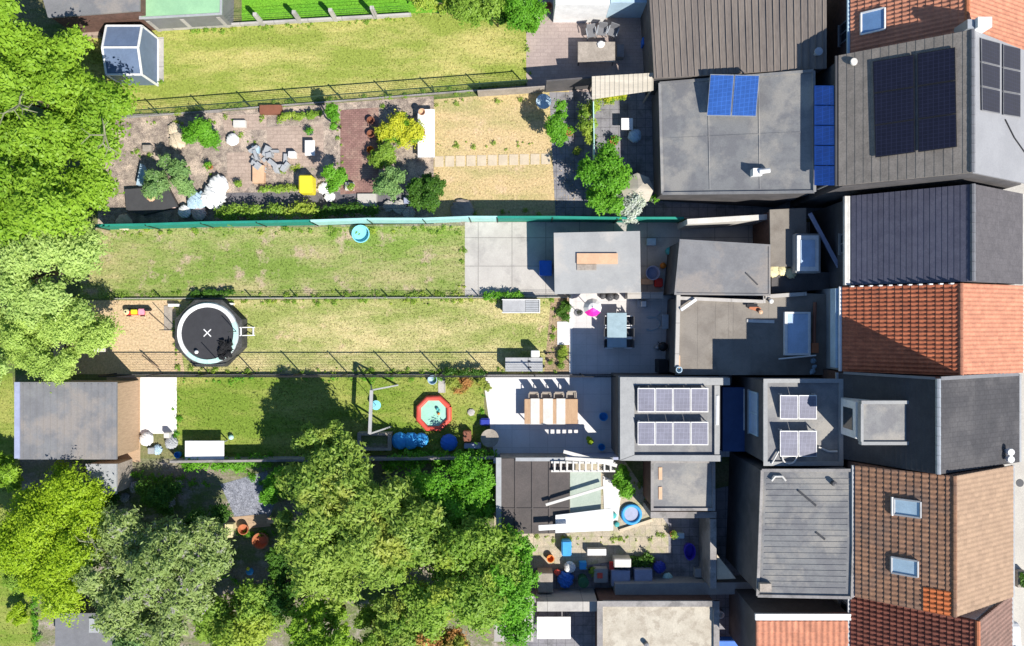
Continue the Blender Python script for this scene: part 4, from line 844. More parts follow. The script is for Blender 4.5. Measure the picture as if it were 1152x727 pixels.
x = at(860, 430, 5.6).x; window(I5, (x + .05, -4.6, 3.9), 'x-', 2.2, 1.3, frame='pale_blue', pane='skylight_white'); window(I5, (x + .05, -4.6, 1.5), 'x-', 2.2, 1.7)
pts = [at(880 + 8 - 8 * math.cos(t), 514 + 8 * math.sin(t), 5.72) for t in [math.pi * i / 8 for i in range(9)]]
one('cable', MB().tube([at(868, 522, 5.75)] + [at(876, 508, 5.72)] + pts + [at(900, 505, 5.72)], .045, 6), 'offwhite', 'looped pale cable below the lower pair of panels', 'cable')
one('cable', MB().tube([at(921, 503, 5.68), at(932, 508, 5.68), at(942, 508, 5.75)], .05, 6), 'offwhite', 'short pale cable right of the lower pair of panels', 'cable')
I6, f6 = mono_roof('extension', [(857, 529, 5.6), (962, 529, 6.9), (958, 672, 6.9), (852, 670, 5.6)], 'bitumen_grey', 'large grey sheet roof beside the brown tiled house', wall='wall_dark', trim='concrete_mid', lines=[(.06, (i + .5) / 22, .94, (i + .5) / 22, .035, .02) for i in range(1, 21)])
for (a, b, lb) in (((898, 552), (918, 569), 'longer dark bar lying on the large grey sheet roof'), ((918, 599), (928, 607), 'shorter dark bar lying on the large grey sheet roof')):
    one('roof_bar', MB().bar(at(*a, 6.15 + (a[0] - 898) * .0124), at(*b, 6.15 + (b[0] - 898) * .0124), .1, .08), 'dark_grey', lb, 'bar')
c = at(938, 544, 6.7); one('vent_pipe', MB().lathe((c.x, c.y, 6.55), [(0, .3), (.12, .28), (.12, 0)], 10), 'dark_grey', 'small vent at the upper right of the large grey sheet roof', 'vent')
one('chimney_stub', pxbox(855, 657, 868, 666, 5.5, 5.95), 'wood_grey', 'small brown stub at the lower left corner of the sheet roof', 'chimney')
c = at(876, 538, 7.1); one('roof_hose', MB().tube([at(868, 541, 5.85), at(872, 536, 5.9), at(880, 536, 5.98), at(884, 541, 6.0)], .06, 6), 'offwhite', 'curved pale hose at the top of the sheet roof', 'hose')
e7 = flat_roof('extension', [(851, 692), (957, 690), (957, 760), (851, 760)], 4.9, 'tile_red', 'red tiled low roof with white edge at the bottom', wall='wall_dark')
d = MB(); pxbox(850, 691, 957.5, 698, 4.905, 5.05, d); d.build('white_edge', 'white', e7); slope('roof_tiles', e7, [tuple(at(851, 760, 4.92)), tuple(at(957, 760, 4.92)), tuple(at(957, 699, 4.92)), tuple(at(851, 699, 4.92))], 'tile_orange', 'pan', .5, .3)

# small roofs under the panels
I_ = flat_roof('extension', [(733, 519), (803, 519), (803, 573), (733, 573)], 2.9, 'bitumen_grey', 'small grey flat roof with two orange marks below the eight panel roof', wall='brick_wall', par=.1, parw=.14, parm='concrete_mid')
for y0, lb in ((526, 'upper'), (548, 'lower')): MB().add([at(741, y0 + 14, 2.94), at(745, y0 + 14, 2.94), at(745, y0, 2.94), at(741, y0, 2.94)], [(0, 1, 2, 3)]).build('orange_mark', 'peach', I_)
d = MB(); pxbox(732, 576, 806, 583, 0, 2.4, d); one('yard_wall', d, 'concrete_mid', 'straight wall enclosing the top of the dark courtyard', 'wall')
d = MB(); pxbox(799, 584, 806, 662, 0, 2.4, d); one('yard_wall', d, 'concrete_mid', 'wall along the right of the dark courtyard', 'wall')
one('yard_wall', MB().prism([xy(806.5, 624, 2.3), xy(828, 651, 2.3), xy(806.5, 652, 2.3)], 0, 2.3), 'sand_pale', 'sunlit triangular wall tip in the dark alley with the light put into its cream colour', 'wall')  # sunlit end of the wall, light put into pale colour and triangle shape
K_ = flat_roof('extension', [(674, 678), (806, 678), (806, 770), (674, 770)], 2.4, 'roof_cream', 'cream gravel flat roof at the bottom edge', wall='brick_wall', par=.14, parw=.3, parm='concrete_mid')
c = at(727, 725, 2.5); one('roof_vent', MB().lathe((c.x, c.y, 2.4), [(0, .3), (.13, .28), (.13, 0)], 10), 'mid_grey', 'little vent on the cream gravel roof at the bottom edge', 'vent')
flat_roof('outbuilding', [(556, 672), (600, 670), (600, 722), (556, 722)], 2.2, 'concrete_light', 'pale concrete roof beside the fresh green tree', 'outbuilding', wall='brick_wall')
one('wall_coping', pxbox(604, 677, 672, 688, 0, 2.0), 'concrete_light', 'long pale wall top at the bottom above the white table', 'wall')
c = at(813, 695, .8); one('bucket', MB().lathe((c.x, c.y, .02), [(0, 0), (.16, 0), (.2, .4), (.2, .42), (.17, .42), (.14, .05), (0, .05)], 14), 'white', 'white bucket on the dark courtyard near the bottom edge', 'bucket')
one('blue_container', pxbox(806, 721, 832, 740, 0, .6), 'blue', 'blue container at the bottom edge of the dark courtyard', 'container', bevel=.03)

# sheds
Sn = flat_roof('garden_shed', [(561, 516), (641, 516), (641, 600), (561, 601)], 2.05, 'roof_sheet_dark', 'dark brown corrugated shed roof above the wooded garden', 'shed', wall='wood_grey',
               lines=[((580, 517), (580, 600), .08, .05), ((599, 517), (599, 600), .08, .05), ((618, 517), (618, 600), .08, .05), ((562, 572), (640, 572), .05, .03)])
d = MB(); pxbox(558, 515, 564, 601, 2.07, 2.11, d); pxbox(580, 515, 690, 519, 2.07, 2.15, d); d.build('edge_trim', 'grey_paint', Sn)
one('carport_roof', pxbox(641.3, 530, 676, 582, 1.85, 1.97), 'roof_pale_green', 'pale green translucent roof sheet beside the dark shed roof', 'roof')
v = MB(); c = at(652, 588, 2.3); v.prism([xy(625, 580, 2.3), xy(690, 572, 2.3), xy(690, 597, 2.3), xy(625, 600, 2.3)], 2.16, 2.26); one('white_board', v, 'white', 'large white board lying over the shed roof edge', 'board')
one('white_plank', MB().bar(at(606, 594, 2.5), at(640, 592, 2.5), .28, .06), 'white', 'white plank poking out left from the large white board', 'plank')
for i, (a, b, lb) in enumerate((((614, 568), (680, 548), 'long white pole lying diagonally over the dark shed roof'), ((634, 508), (694, 524), 'white beam slanting above the row of pale slats'), ((636, 516), (690, 519), 'grey white beam along the top of the shed roof'))):
    one('beam', MB().bar(at(*a, 2.35 + .09 * i), at(*b, 2.37 + .09 * i), .18 if i else .14, .08), 'offwhite', lb, 'beam', 'pale beams over the dark shed')
sl = empty('pergola', at(655, 524, 0), 'row of pale slats between shed and white boards', 'pergola')
d = MB(); d.bar(at(620, 520, 2.2), at(692, 521, 2.2), .1); d.bar(at(620, 530, 2.2), at(692, 530, 2.2), .1); d.build('rails', 'offwhite', sl)
for i in range(10): MB().bar(at(624 + 7 * i, 519, 2.29), at(624 + 7 * i, 531, 2.29), .09, .05).build('slat', 'offwhite', sl)
d = MB(); 
for q in ((622, 521), (690, 521), (690, 530)): t = at(*q, 2.15); d.bar((t.x, t.y, 0), (t.x, t.y, 2.15), .09)
d.build('post', 'offwhite', sl)
one('white_ground_sheet', MB().prism([xy(678, 535), xy(700, 545), xy(695, 585), xy(680, 588)], .012, .05), 'concrete_white', 'white sheet on the ground left of the round blue pool', 'sheet')

So_ = flat_roof('garden_shed', [(16, 430), (131, 430), (131, 517), (20, 517)], 2.6, 'roof_sheet_grey', 'large grey corrugated shed roof at the left', 'shed', wall='wood_tan', lines=rib_lines(22, 130, 432, 516, 14, .04, .03) , overhang=.04)
d = MB(); pxbox(16, 430, 22, 516, 2.62, 2.68, d); d.build('edge_trim', 'lavender_paint', So_)
c = at(143, 500, .3); d = MB(); d.box(c.x - .05, c.x + .05, c.y - .3, c.y + .3, .02, .5); one('garden_tool', d, 'white', 'small white upright thing on the wooden deck', 'tool')
flat_roof('garden_shed', [(96, 522), (131, 522), (131, 556), (104, 558)], 1.8, 'grey_paint', 'small pale grey shed roof below the large grey shed', 'shed', wall='wood_grey')
flat_roof('garden_shed', [(40, -30), (157, -30), (157, 12), (54, 20)], 2.7, 'roof_sheet_grey', 'grey shed roof at the top left edge', 'shed', wall='brick_wall')
flat_roof('garden_shed', [(157.5, -30), (250, -30), (249, 16), (157.5, 21)], 1.9, 'roof_mint', 'light green shed roof at the top edge', 'shed', wall='mid_grey', par=.03, parw=.12, parm='grey_paint')
flat_roof('garden_shed', [(62, 690), (150, 690), (150, 750), (62, 750)], 2.0, 'mid_grey', 'dark grey shed roof at the bottom edge left', 'shed', wall='wall_dark')
one('brick_stack', pxbox(88, 20, 112, 40, .0, .4), 'brick_pale', 'pinkish brick paving stack below the grey shed at top left', 'bricks')
# greenhouse
gh = empty('greenhouse', at(142, 57, 0), 'small white framed greenhouse on the yellowish lawn', 'greenhouse')
a = at(118, 83, 2.0); b = at(158, 28, 2.0); ym = (a.y + b.y) / 2
def bars(L, w_=.06, m='white', nm='frame'): 
    d = MB(); [d.bar(p, q, w_) for p, q in L]; return d.build(nm, m, gh)
zr, ze = 2.25, 1.85
L = []
for x in (a.x, b.x):
    for y in (a.y, b.y): L.append(((x, y, 0), (x, y, ze)))
    L += [((x, a.y, ze), (x, ym, zr)), ((x, b.y, ze), (x, ym, zr)), ((x, a.y, .05), (x, b.y, .05))]
L += [((a.x, a.y, ze), (b.x, a.y, ze)), ((a.x, b.y, ze), (b.x, b.y, ze)), ((a.x, ym, zr), (b.x, ym, zr))]
bars(L, .09)
for y0 in (a.y, b.y):
    d = MB(); d.add([(a.x + .05, y0, ze + .0), (b.x - .05, y0, ze + .0), (b.x - .05, ym, zr), (a.x + .05, ym, zr)], [(0, 1, 2, 3)]); d.build('roof_glass', 'greenhouse_glass', gh)
for x in (a.x, b.x): d = MB(); d.add([(x, a.y, .05), (x, b.y, .05), (x, b.y, ze), (x, ym, zr), (x, a.y, ze)], [(0, 1, 2, 3, 4)]); d.build('end_glass', 'greenhouse_glass', gh)
for y in (a.y, b.y): d = MB(); d.add([(a.x, y, .05), (b.x, y, .05), (b.x, y, ze), (a.x, y, ze)], [(0, 1, 2, 3)]); d.build('side_glass', 'greenhouse_glass', gh)
one('paving_strip', pxbox(170, 42, 184, 92, .0, .04), 'concrete_light', 'pale paving strip right of the greenhouse', 'paving')
# corrugated awning
aw = empty('awning', at(700, 98, 0), 'beige corrugated awning between two patios', 'awning')
slope('sheet', aw, [tuple(at(666, 112, 2.3)), tuple(at(735, 102, 2.3)), tuple(at(735, 82, 2.7)), tuple(at(666, 86, 2.7))], 'roof_beige', 'rib', .5, .25)
d = MB()
for q in ((669, 109), (732, 102), (669, 88), (732, 84)): t = at(*q, 2.2); d.bar((t.x, t.y, 0), (t.x, t.y, 2.2), .08)
d.build('posts', 'wood_grey', aw)
one('white_wall', pxbox(625, -20, 686, 5, 0, 2.4), 'white', 'white flat topped outbuilding at the top edge', 'outbuilding')
one('dark_canopy', pxbox(687, -20, 728, 3, 0, 2.0), 'pale_blue', 'blue grey canopy at the top edge beside the brown corrugated roof', 'canopy')

# ------------------------------------------------------------------ furniture and garden objects
def chair_proto(mseat, mleg, label, w_=.48):
    r = empty('garden_chair', (0, 0, 0), label, 'chair')
    MB().box(-w_ / 2, w_ / 2, -.22, .22, .42, .46).build('seat', mseat, r, origin=(0, 0, 0))
    MB().add([(-w_ / 2, .2, .46), (w_ / 2, .2, .46), (w_ / 2, .24, .46), (-w_ / 2, .24, .46), (-w_ / 2, .30, .92), (w_ / 2, .30, .92), (w_ / 2, .34, .92), (-w_ / 2, .34, .92)],
             [(3, 2, 1, 0), (4, 5, 6, 7), (0, 1, 5, 4), (1, 2, 6, 5), (2, 3, 7, 6), (3, 0, 4, 7)]).build('backrest', mseat, r, origin=(0, 0, 0))
    for sx in (-1, 1):
        for sy in (-1, 1): MB().bar((sx * (w_ / 2 - .02), sy * .2, 0), (sx * (w_ / 2 - .02), sy * .2, .42), .035).build('leg', mleg, r, origin=(0, 0, 0))
        MB().bar((sx * (w_ / 2 + .02), -.2, .64), (sx * (w_ / 2 + .02), .24, .66), .05, .03).build('armrest', mleg, r, origin=(0, 0, 0))
    return r
def place(proto, spots, first=True):
    for i, (px, py, a, lb) in enumerate(spots):
        o = proto if i == 0 else copy_tree(proto); p_ = at(px, py, 0); o.location = p_; o.rotation_euler.z = R(a); o['label'] = lb
def table(name, x0, y0, x1, y1, z, mtop, mleg, label, group=None, thick=.04):
    a, b = at(x0, y1, z), at(x1, y0, z); r = empty(name, ((a.x + b.x) / 2, (a.y + b.y) / 2, 0), label, 'table', group)
    MB().box(a.x, b.x, a.y, b.y, z - thick, z).build('tabletop', mtop, r, bevel=.01)
    for x in (a.x + .08, b.x - .08):
        for y in (a.y + .08, b.y - .08): MB().bar((x, y, 0), (x, y, z - thick), .05).build('leg', mleg, r)
    return r
# terrace table and chairs (sharp)
table('garden_table', 683, 352, 705, 391, .75, 'glass_table', 'dark_grey', 'rectangular pale blue glass garden table on the sharp terrace')
pr = chair_proto('dark_grey', 'white', 'x'); pr['group'] = 'chairs round the glass garden table'
place(pr, [(684, 361, 90, 'upper left chair at the glass garden table'), (684, 374, 90, 'middle left chair at the glass garden table'), (684, 386, 90, 'lower left chair at the glass garden table'),
           (704, 361, -90, 'upper right chair at the glass garden table'), (704, 374, -90, 'middle right chair at the glass garden table'), (704, 386, -90, 'lower right chair at the glass garden table')])
# parasol: white top with magenta panels
c = at(667, 346, 1.7); v = empty('parasol', (c.x, c.y, 0), 'small white and magenta parasol on the cream terrace', 'parasol'); n = 12; rr_ = .5
for i in range(n):
    a0 = 2 * math.pi * i / n; a1 = 2 * math.pi * (i + 1) / n; mag = 7 <= i <= 10
    d = MB(); d.lathe((c.x, c.y, 1.5), [(0, .34), (rr_ * .5, .26), (rr_, 0), (rr_, -.02), (rr_ * .5, .24), (0, .32)], 1, a0, a1); d.build('canopy_panel', 'magenta' if mag else 'white', v)
MB().tube([(c.x, c.y, 0), (c.x, c.y, 1.9)], .02, 8).build('pole', 'white', v); MB().lathe((c.x, c.y, 0), [(.22, 0), (.22, .06), (.05, .1), (0, .1)], 14).build('base', 'mid_grey', v)
one('ball', MB().ball(at(668, 349, .35) + Vector((.1, -.22, 0)), .14), 'pink', 'pink ball under the edge of the small parasol', 'ball', smooth=True)
# bags and items along the upper wall
for i, (px, py, s_, lb) in enumerate(((678, 333, .2, 'left dark sack by the upper edge of the cream terrace'), (686, 334, .25, 'middle dark sack by the upper edge of the cream terrace'), (693, 334, .2, 'right dark sack by the upper edge of the cream terrace'))):
    one('sack', MB().ball(at(px, py, s_ * .8), s_, 12, .8, .1), 'dark_grey', lb, 'sack', 'dark sacks on the cream terrace', smooth=True)
one('wall_top', pxbox(706, 329, 746, 336, 0, 1.0), 'concrete_light', 'low pale wall along the top of the shaded terrace', 'wall')
v = empty('planter_stand', at(722, 341, 0), 'white and grey plant stand under the low pale wall', 'stand'); pxbox(717, 338, 728, 346, .3, .34, MB()).build('shelf', 'grey_paint', v); pxbox(722, 339, 727, 345, .34, .6, MB()).build('box', 'white', v); d = MB()
for q in ((718, 339), (727, 339), (718, 345), (727, 345)): t = at(*q, 0); d.bar(t, t + Vector((0, 0, .3)), .03)
d.build('legs', 'dark_grey', v)
v = empty('shelf_rack', at(749, 362, 0), 'grey metal rack against the wall of the shaded terrace', 'rack')
for z in (.3, .8, 1.3): pxbox(745, 354, 752, 370, z, z + .03, MB()).build('shelf', 'steel', v)
d = MB()
for q in ((745.5, 355), (751.5, 355), (745.5, 369), (751.5, 369)): t = at(*q, 1.3); d.bar((t.x, t.y, 0), t, .03)
d.build('uprights', 'steel', v)
v = empty('barbecue', at(746, 390, 0), 'black kettle barbecue in the shade by the terrace wall', 'barbecue'); c = at(746, 390, .8)
MB().ball((c.x, c.y, .8), .26, 16, .8).build('kettle', 'black', v, smooth=True)
for t in (0, 2.1, 4.2): MB().bar((c.x, c.y, .7), (c.x + .28 * math.cos(t), c.y + .28 * math.sin(t), 0), .03).build('leg', 'black', v)
one('gas_bottle', MB().lathe(tuple(at(738, 391, 0)), [(0, 0), (.14, 0), (.15, .4), (.08, .5), (.04, .55), (0, .56)], 14), 'steel', 'grey gas bottle left of the black barbecue', 'gas bottle', smooth=True)
one('storage_box', pxbox(741, 405, 752, 420, 0, 1.1), 'black', 'tall black storage box in the lower corner of the shaded terrace', 'box', bevel=.02)
# standing heater/umbrella pole
v = empty('folded_parasol', at(650, 352, 0), 'closed dark parasol on the cream terrace beside the low plant', 'parasol'); c = at(650, 352, 0)
MB().tube([c, c + Vector((0, 0, 2.5))], .02, 8).build('pole', 'steel', v); MB().lathe((c.x, c.y, 0), [(.02, 2.45), (.08, 2.3), (.17, 1.2), (.12, 1.1), (.02, 1.1)], 10).build('canopy', 'dark_grey', v); MB().lathe((c.x, c.y, 0), [(.2, 0), (.2, .06), (0, .08)], 14).build('base', 'mid_grey', v)
one('stepping_slab', pxbox(627, 362, 640.5, 388, .0, .045), 'concrete_white', 'long white step slab between lawn and cream terrace', 'slab')
# terrace edging stone strip
one('terrace_edge', pxbox(640.6, 330, 644, 421, .0, .06), 'concrete_white', 'narrow white edging stone along the terrace', 'edging')
# storage boxes
v = empty('storage_box', at(586, 344, 0), 'long grey slatted storage bench at the top of the dry lawn', 'storage box')
pxbox(566, 338, 607, 351, 0, .55, MB(), zr=.6).build('body', 'dark_grey', v); pxbox(565.5, 337.5, 591, 351.5, .552, .6, MB()).build('lid', 'slat_grey', v); d = MB()
for i in range(5): pxbox(591.3, 338 + 2.7 * i, 606, 340.4 + 2.7 * i, .552, .59, d)
d.build('slatted_lid', 'grey_paint', v)
d = MB()
for a4 in ((564.6, 336.7, 607.6, 337.6), (564.6, 351.4, 607.6, 352.3), (606.7, 337.7, 607.6, 351.3)): pxbox(*a4, .4, .63, d)
d.build('rim', 'white', v)
v = empty('storage_box', at(590, 411, 0), 'pale grey storage box with two lids against the wire fence', 'storage box')
pxbox(569, 403, 610, 417.5, 0, .7, MB(), zr=.75).build('body', 'slat_grey', v); pxbox(568.5, 402.5, 594, 418, .702, .75, MB()).build('lid', 'slat_grey', v); pxbox(594.5, 402.5, 610.5, 418, .702, .745, MB()).build('lid', 'slat_grey', v)
d = MB(); pxbox(594, 406, 597, 407, .752, .79, d); pxbox(594, 413, 598, 414, .752, .79, d); d.build('hinge', 'black', v)
one('plastic_tub', pxbox(597.5, 394.5, 607, 402, 0, .9), 'white', 'small white square tub above the pale grey storage box', 'tub', bevel=.02)
for px, py, lb in ((614, 397, 'tiny black pot just right of the white square tub'), (616, 405, 'tiny black pot touching the upper right corner of the pale storage box'), (611, 412, 'tiny black pot at the lower right corner of the pale storage box'), (630, 399, 'uppermost tiny black pot near the terrace edge'), (627, 410, 'tiny black pot at the bottom of the bare bed near the fence')):
    one('flower_pot', MB().lathe(tuple(at(px, py, 0)), [(0, 0), (.06, 0), (.08, .12), (.09, .12), (.075, .13), (.06, .1), (0, .1)], 10), 'black', lb, 'pot', 'tiny black pots on the bare bed')

# trampoline
TC = at(235.5, 374.5, .85); v = empty('trampoline', (TC.x, TC.y, 0), 'round black trampoline with white and mint padding and white cross', 'trampoline')
TC = at(233.8, 375, .85); RO, RI = 1.68, 1.43; RS = 2.0
d = MB(); d.lathe((TC.x, TC.y, .9), [(0, 0), (RI + .08, 0)], 64); d.build('jumping_mat', 'trampoline_mat', v)
for i in range(16):
    a0 = math.pi * 2 * i / 16; a1 = math.pi * 2 * (i + .985) / 16; ang = (a0 + a1) / 2
    mint = ang < .55 or ang > 3.9
    d = MB(); d.lathe((TC.x, TC.y, .93), [(RI, -.02), (RI + .02, .015), (RO - .03, .015), (RO, -.03), (RO, -.07)], 4, a0, a1)
    d.build('padding', 'mint' if mint else 'white', v, smooth=False)
oct_ = [(TC.x + RS * math.cos(math.pi / 8 + math.pi / 4 * i), TC.y + RS * math.sin(math.pi / 8 + math.pi / 4 * i)) for i in range(8)]
in_ = [(TC.x + (RO + .02) * math.cos(math.pi / 8 + math.pi / 4 * i + 0), TC.y + (RO + .02) * math.sin(math.pi / 8 + math.pi / 4 * i)) for i in range(8)]
d = MB(); d.add([(x, y, .86) for x, y in in_] + [(x, y, .78) for x, y in oct_] + [(TC.x + (x - TC.x) * 1.02, TC.y + (y - TC.y) * 1.02, .02) for x, y in oct_],
                [(i, (i + 1) % 8, 8 + (i + 1) % 8, 8 + i)[::-1] for i in range(8)] + [(8 + i, 8 + (i + 1) % 8, 16 + (i + 1) % 8, 16 + i)[::-1] for i in range(8)]); d.build('skirt', mat('skirt_net', (.075, .075, .07), (.05, .05, .05), scale=3, fine=.3), v)
d = MB(); d.lathe((TC.x, TC.y, .84), [(RO - .04, 0), (RO, .04), (RO + .04, 0), (RO, -.04), (RO - .04, 0)], 48); d.build('frame', 'steel', v)
for i in range(8):
    t = math.pi / 4 * i + .2; MB().bar((TC.x + RO * math.cos(t), TC.y + RO * math.sin(t), .82), (TC.x + (RO + .05) * math.cos(t), TC.y + (RO + .05) * math.sin(t), 0), .05).build('leg', 'steel', v)
d = MB()
for s_ in (-1, 1):
    d.bar((TC.x - .2, TC.y - .2 * s_ + .02, .915 + s_ * .003), (TC.x + .2, TC.y + .2 * s_ + .02, .915 + s_ * .003), .055, .012)
d.build('cross', 'white', v)
for (px, py, h_) in ((266, 373, 1.25), (243, 403, 1.25), (192, 371, 1.3)):
    q = at(px, py, .9); MB().tube([(q.x, q.y, .2), (q.x, q.y, .9 + h_)], .022, 6).build('net_pole', 'black', v)
rr = random.Random(11); d = MB(); q = at(254, 395, 1.0)
for i in range(34):
    a0 = rr.uniform(-.6, 1.6); b0 = Vector((q.x + rr.uniform(-.3, .3), q.y + rr.uniform(-.45, .4), .95 + rr.uniform(0, .2)))
    d.ball(b0, rr.uniform(.08, .2), 8, .5, .35)
for i in range(8):
    b0 = Vector((q.x + rr.uniform(-.3, .2), q.y + rr.uniform(-.3, .3), 1.05)); a0 = rr.uniform(.2, 2.2)
    d.tube([b0, b0 + Vector((.25 * math.cos(a0), .3 * math.sin(a0), .04)), b0 + Vector((.5 * math.cos(a0 + .5), .5 * math.sin(a0 + .5), -.05))], [.04, .05, .02], 6)
d.build('folded_net', 'net_black', v)
one('ball', MB().ball(at(221, 396, 1.03), .11), 'white', 'small white ball on the trampoline', 'ball', smooth=True)
d = MB(); a = at(272, 368.5, .5); b = at(281, 377.5, .5)
v2 = empty('ladder', (b.x, (a.y + b.y) / 2, 0), 'small white metal ladder leaning on the trampoline', 'ladder')
for y in (a.y, b.y): MB().bar((a.x + .0, y, .85), (b.x + .1, y, .0), .05).build('rail', 'white', v2)
for i in range(2): f = (.12, .92)[i]; MB().bar((a.x + (b.x + .1 - a.x) * f, a.y, .85 * (1 - f) + .02), (a.x + (b.x + .1 - a.x) * f, b.y, .85 * (1 - f) + .02), .07).build('rung', 'white', v2)
# ride-on toy
v = empty('toy_vehicle', at(152, 351, 0), 'red and yellow plastic ride on toy on the bare soil', 'toy'); c = at(152, 351, .2)
MB().box(c.x - .6, c.x + .55, c.y - .18, c.y + .15, .12, .3).build('body', 'red', v, bevel=.04)
MB().box(c.x - .15, c.x + .2, c.y - .14, c.y + .14, .3, .42).build('seat', 'yellow', v, bevel=.03)
MB().lathe((c.x - .42, c.y, .3), [(0, .12), (.12, .12), (.17, .06), (.12, 0), (0, 0)], 16).build('steering_wheel', 'cream', v)
MB().lathe((c.x - .42, c.y, .42), [(0, .03), (.05, .02), (.05, 0)], 10).build('hub', 'black', v)
MB().box(c.x + .24, c.x + .6, c.y - .16, c.y + .18, .3, .38).build('tailboard', 'pink', v, bevel=.03)
for sx in (-.4, .38):
    for sy in (-.22, .18): MB().tube([(c.x + sx, c.y + sy - .03, .12), (c.x + sx, c.y + sy + .03, .12)], .12, 12).build('wheel', 'black', v)
one('toy_bag', pxbox(140, 347, 168, 350, 0, .35), 'black', 'black bag behind the plastic ride on toy', 'bag', bevel=.04)
one('pole_shadow', MB().tube([at(168, 352, .06), at(178, 361, .05), at(190, 371, .04)], .025, 5), 'bark', 'cast shadow of a net pole built as a thin rod between toy and trampoline', 'pole_shadow')  # cast shadow of the left net pole, modelled as a dark rod
one('brown_mat', pxbox(184.5, 344, 194, 372, .008, .04), 'wood_grey', 'brown board standing at the upper left of the trampoline', 'board')
one('plank', pxbox(189, 342, 201, 345, 0, .3), 'white', 'short white plank by the fence above the trampoline', 'plank')
one('plank', pxbox(252, 341, 262, 343, 0, .3), 'white', 'second short white plank right above the trampoline', 'plank')
one('fallen_post', MB().tube([at(178, 414, .1), at(158, 398, .3)][::-1], .035, 6), 'wood_tan', 'tan stake leaning beside the light green shrubby tree', 'stake')
one('garden_bench', MB().box(*[f for f in (at(106, 395, .5).x, at(118, 395, .5).x)], at(110, 396, .5).y, at(110, 392, .5).y, .4, .5), 'offwhite', 'pale board half hidden under the light green tree', 'board')

# pool lawn
v = empty('paddling_pool', at(488, 465, 0), 'red rimmed inflatable paddling pool with mint water', 'paddling pool'); c = at(488, 465, .2)
d = MB(); n = 8
for k_ in range(2): 
    pts = [(c.x + (.92 - .0 * k_) * math.cos(math.pi / 8 + t * math.pi / 4), c.y + .92 * math.sin(math.pi / 8 + t * math.pi / 4), .1 + .14 * k_) for t in range(9)]
    d.tube(pts, .15, 10, False)
d.build('rim', 'coral', v, smooth=True); MB().lathe((c.x, c.y, .22), [(0, 0), (.8, 0)], 32).build('water', 'water_mint', v)
one('toy_duck', MB().ball(at(492, 460, .3), .1).ball(at(494, 462, .34), .07), 'teal', 'small green toy floating in the paddling pool', 'toy', smooth=True)
one('toy_duck', MB().ball(at(493.5, 465.5, .3), .08), 'orange', 'small orange toy floating in the paddling pool', 'toy', smooth=True)
v = empty('swing_frame', at(425, 462, 0), 'grey garden swing frame left of the paddling pool', 'swing')
T = 2.0; A1, A2, A3 = at(418, 439, T), at(416, 488, T), at(450, 438, 0)
MB().bar(A1, A2, .17, .12).build('top_beam', 'slat_grey', v)
for P_, dx in ((A1, 1.1), (A1, -.4), (A2, .8), (A2, -.4)): MB().bar(P_, (P_.x + dx, P_.y + .1, 0), .08).build('leg', 'slat_grey', v)
q = at(423, 456, .5); MB().lathe((q.x, q.y, .42), [(0, 0), (.25, .0), (.27, .06), (0, .08)], 18).build('seat', 'sky_plastic', v); MB().tube([(q.x, q.y, .5), (A1.x, q.y, T)], .015, 5).build('rope', 'offwhite', v)
v = empty('raised_planter', at(420, 498, 0), 'square wooden planter box with soil below the swing', 'planter')
d = MB(); 
for a4 in ((402, 487, 440, 490), (402, 504, 440, 507), (402, 490.1, 406, 503.9), (436, 490.1, 440, 503.9)): pxbox(*a4, 0, .6, d)
d.build('boards', 'wood_grey', v); pxbox(406.1, 490.1, 435.9, 503.9, 0, .45, MB()).build('soil', 'dark_soil', v)
one('tarpaulin', MB().ball(at(450, 496, .3), .5, 16, .5, .05).ball(at(462, 496, .3), .5, 16, .5, .06).ball(at(474, 495, .3), .42, 16, .6, .05), 'bright_blue', 'long bright blue tarpaulin bundle beside the wooden planter', 'tarpaulin', smooth=True)
one('blue_bin', MB().ball(at(505, 498, .35), .5, 16, .6, .05), 'blue', 'dark blue covered heap below the paddling pool', 'heap', smooth=True)
one('toy_box', pxbox(522, 499, 541, 505, 0, .4), 'lavender_paint', 'pale blue box near the corner of the white terrace', 'box', bevel=.03)
one('toy_box', pxbox(521, 485, 530, 497, 0, .5), 'rust', 'dark red box above the pale blue box', 'box', bevel=.03)
v = empty('round_table', at(551, 493, 0), 'round grey table at the lower left corner of the white terrace', 'table'); c = at(551, 493, .7)
MB().lathe((c.x, c.y, .7), [(0, .03), (.5, .03), (.5, 0), (0, 0)], 28).build('tabletop', 'wood_grey', v); MB().tube([(c.x, c.y, 0), (c.x, c.y, .7)], .05, 8).build('leg', 'dark_grey', v)
one('blue_cushion', pxbox(540, 471, 551, 479, 0, .4), 'navy_plastic', 'dark blue cushion box at the left edge of the white terrace', 'cushion', bevel=.06)
one('stone', MB().ball(at(530, 464, .06), .22, 10, .3, .1), 'concrete_light', 'flat pale stone on the lawn right of the pool', 'stone')
one('stone_pot', MB().lathe(tuple(at(487, 427, 0)), [(0, 0), (.22, 0), (.27, .3), (.24, .3), (.2, .1), (0, .1)], 14), 'pale_blue', 'pale pot under the wire fence above the pool', 'pot')
one('stepping_slab', pxbox(493, 424, 501, 442, 0, .05), 'concrete_light', 'pale upright slab path stone above the pool', 'slab')
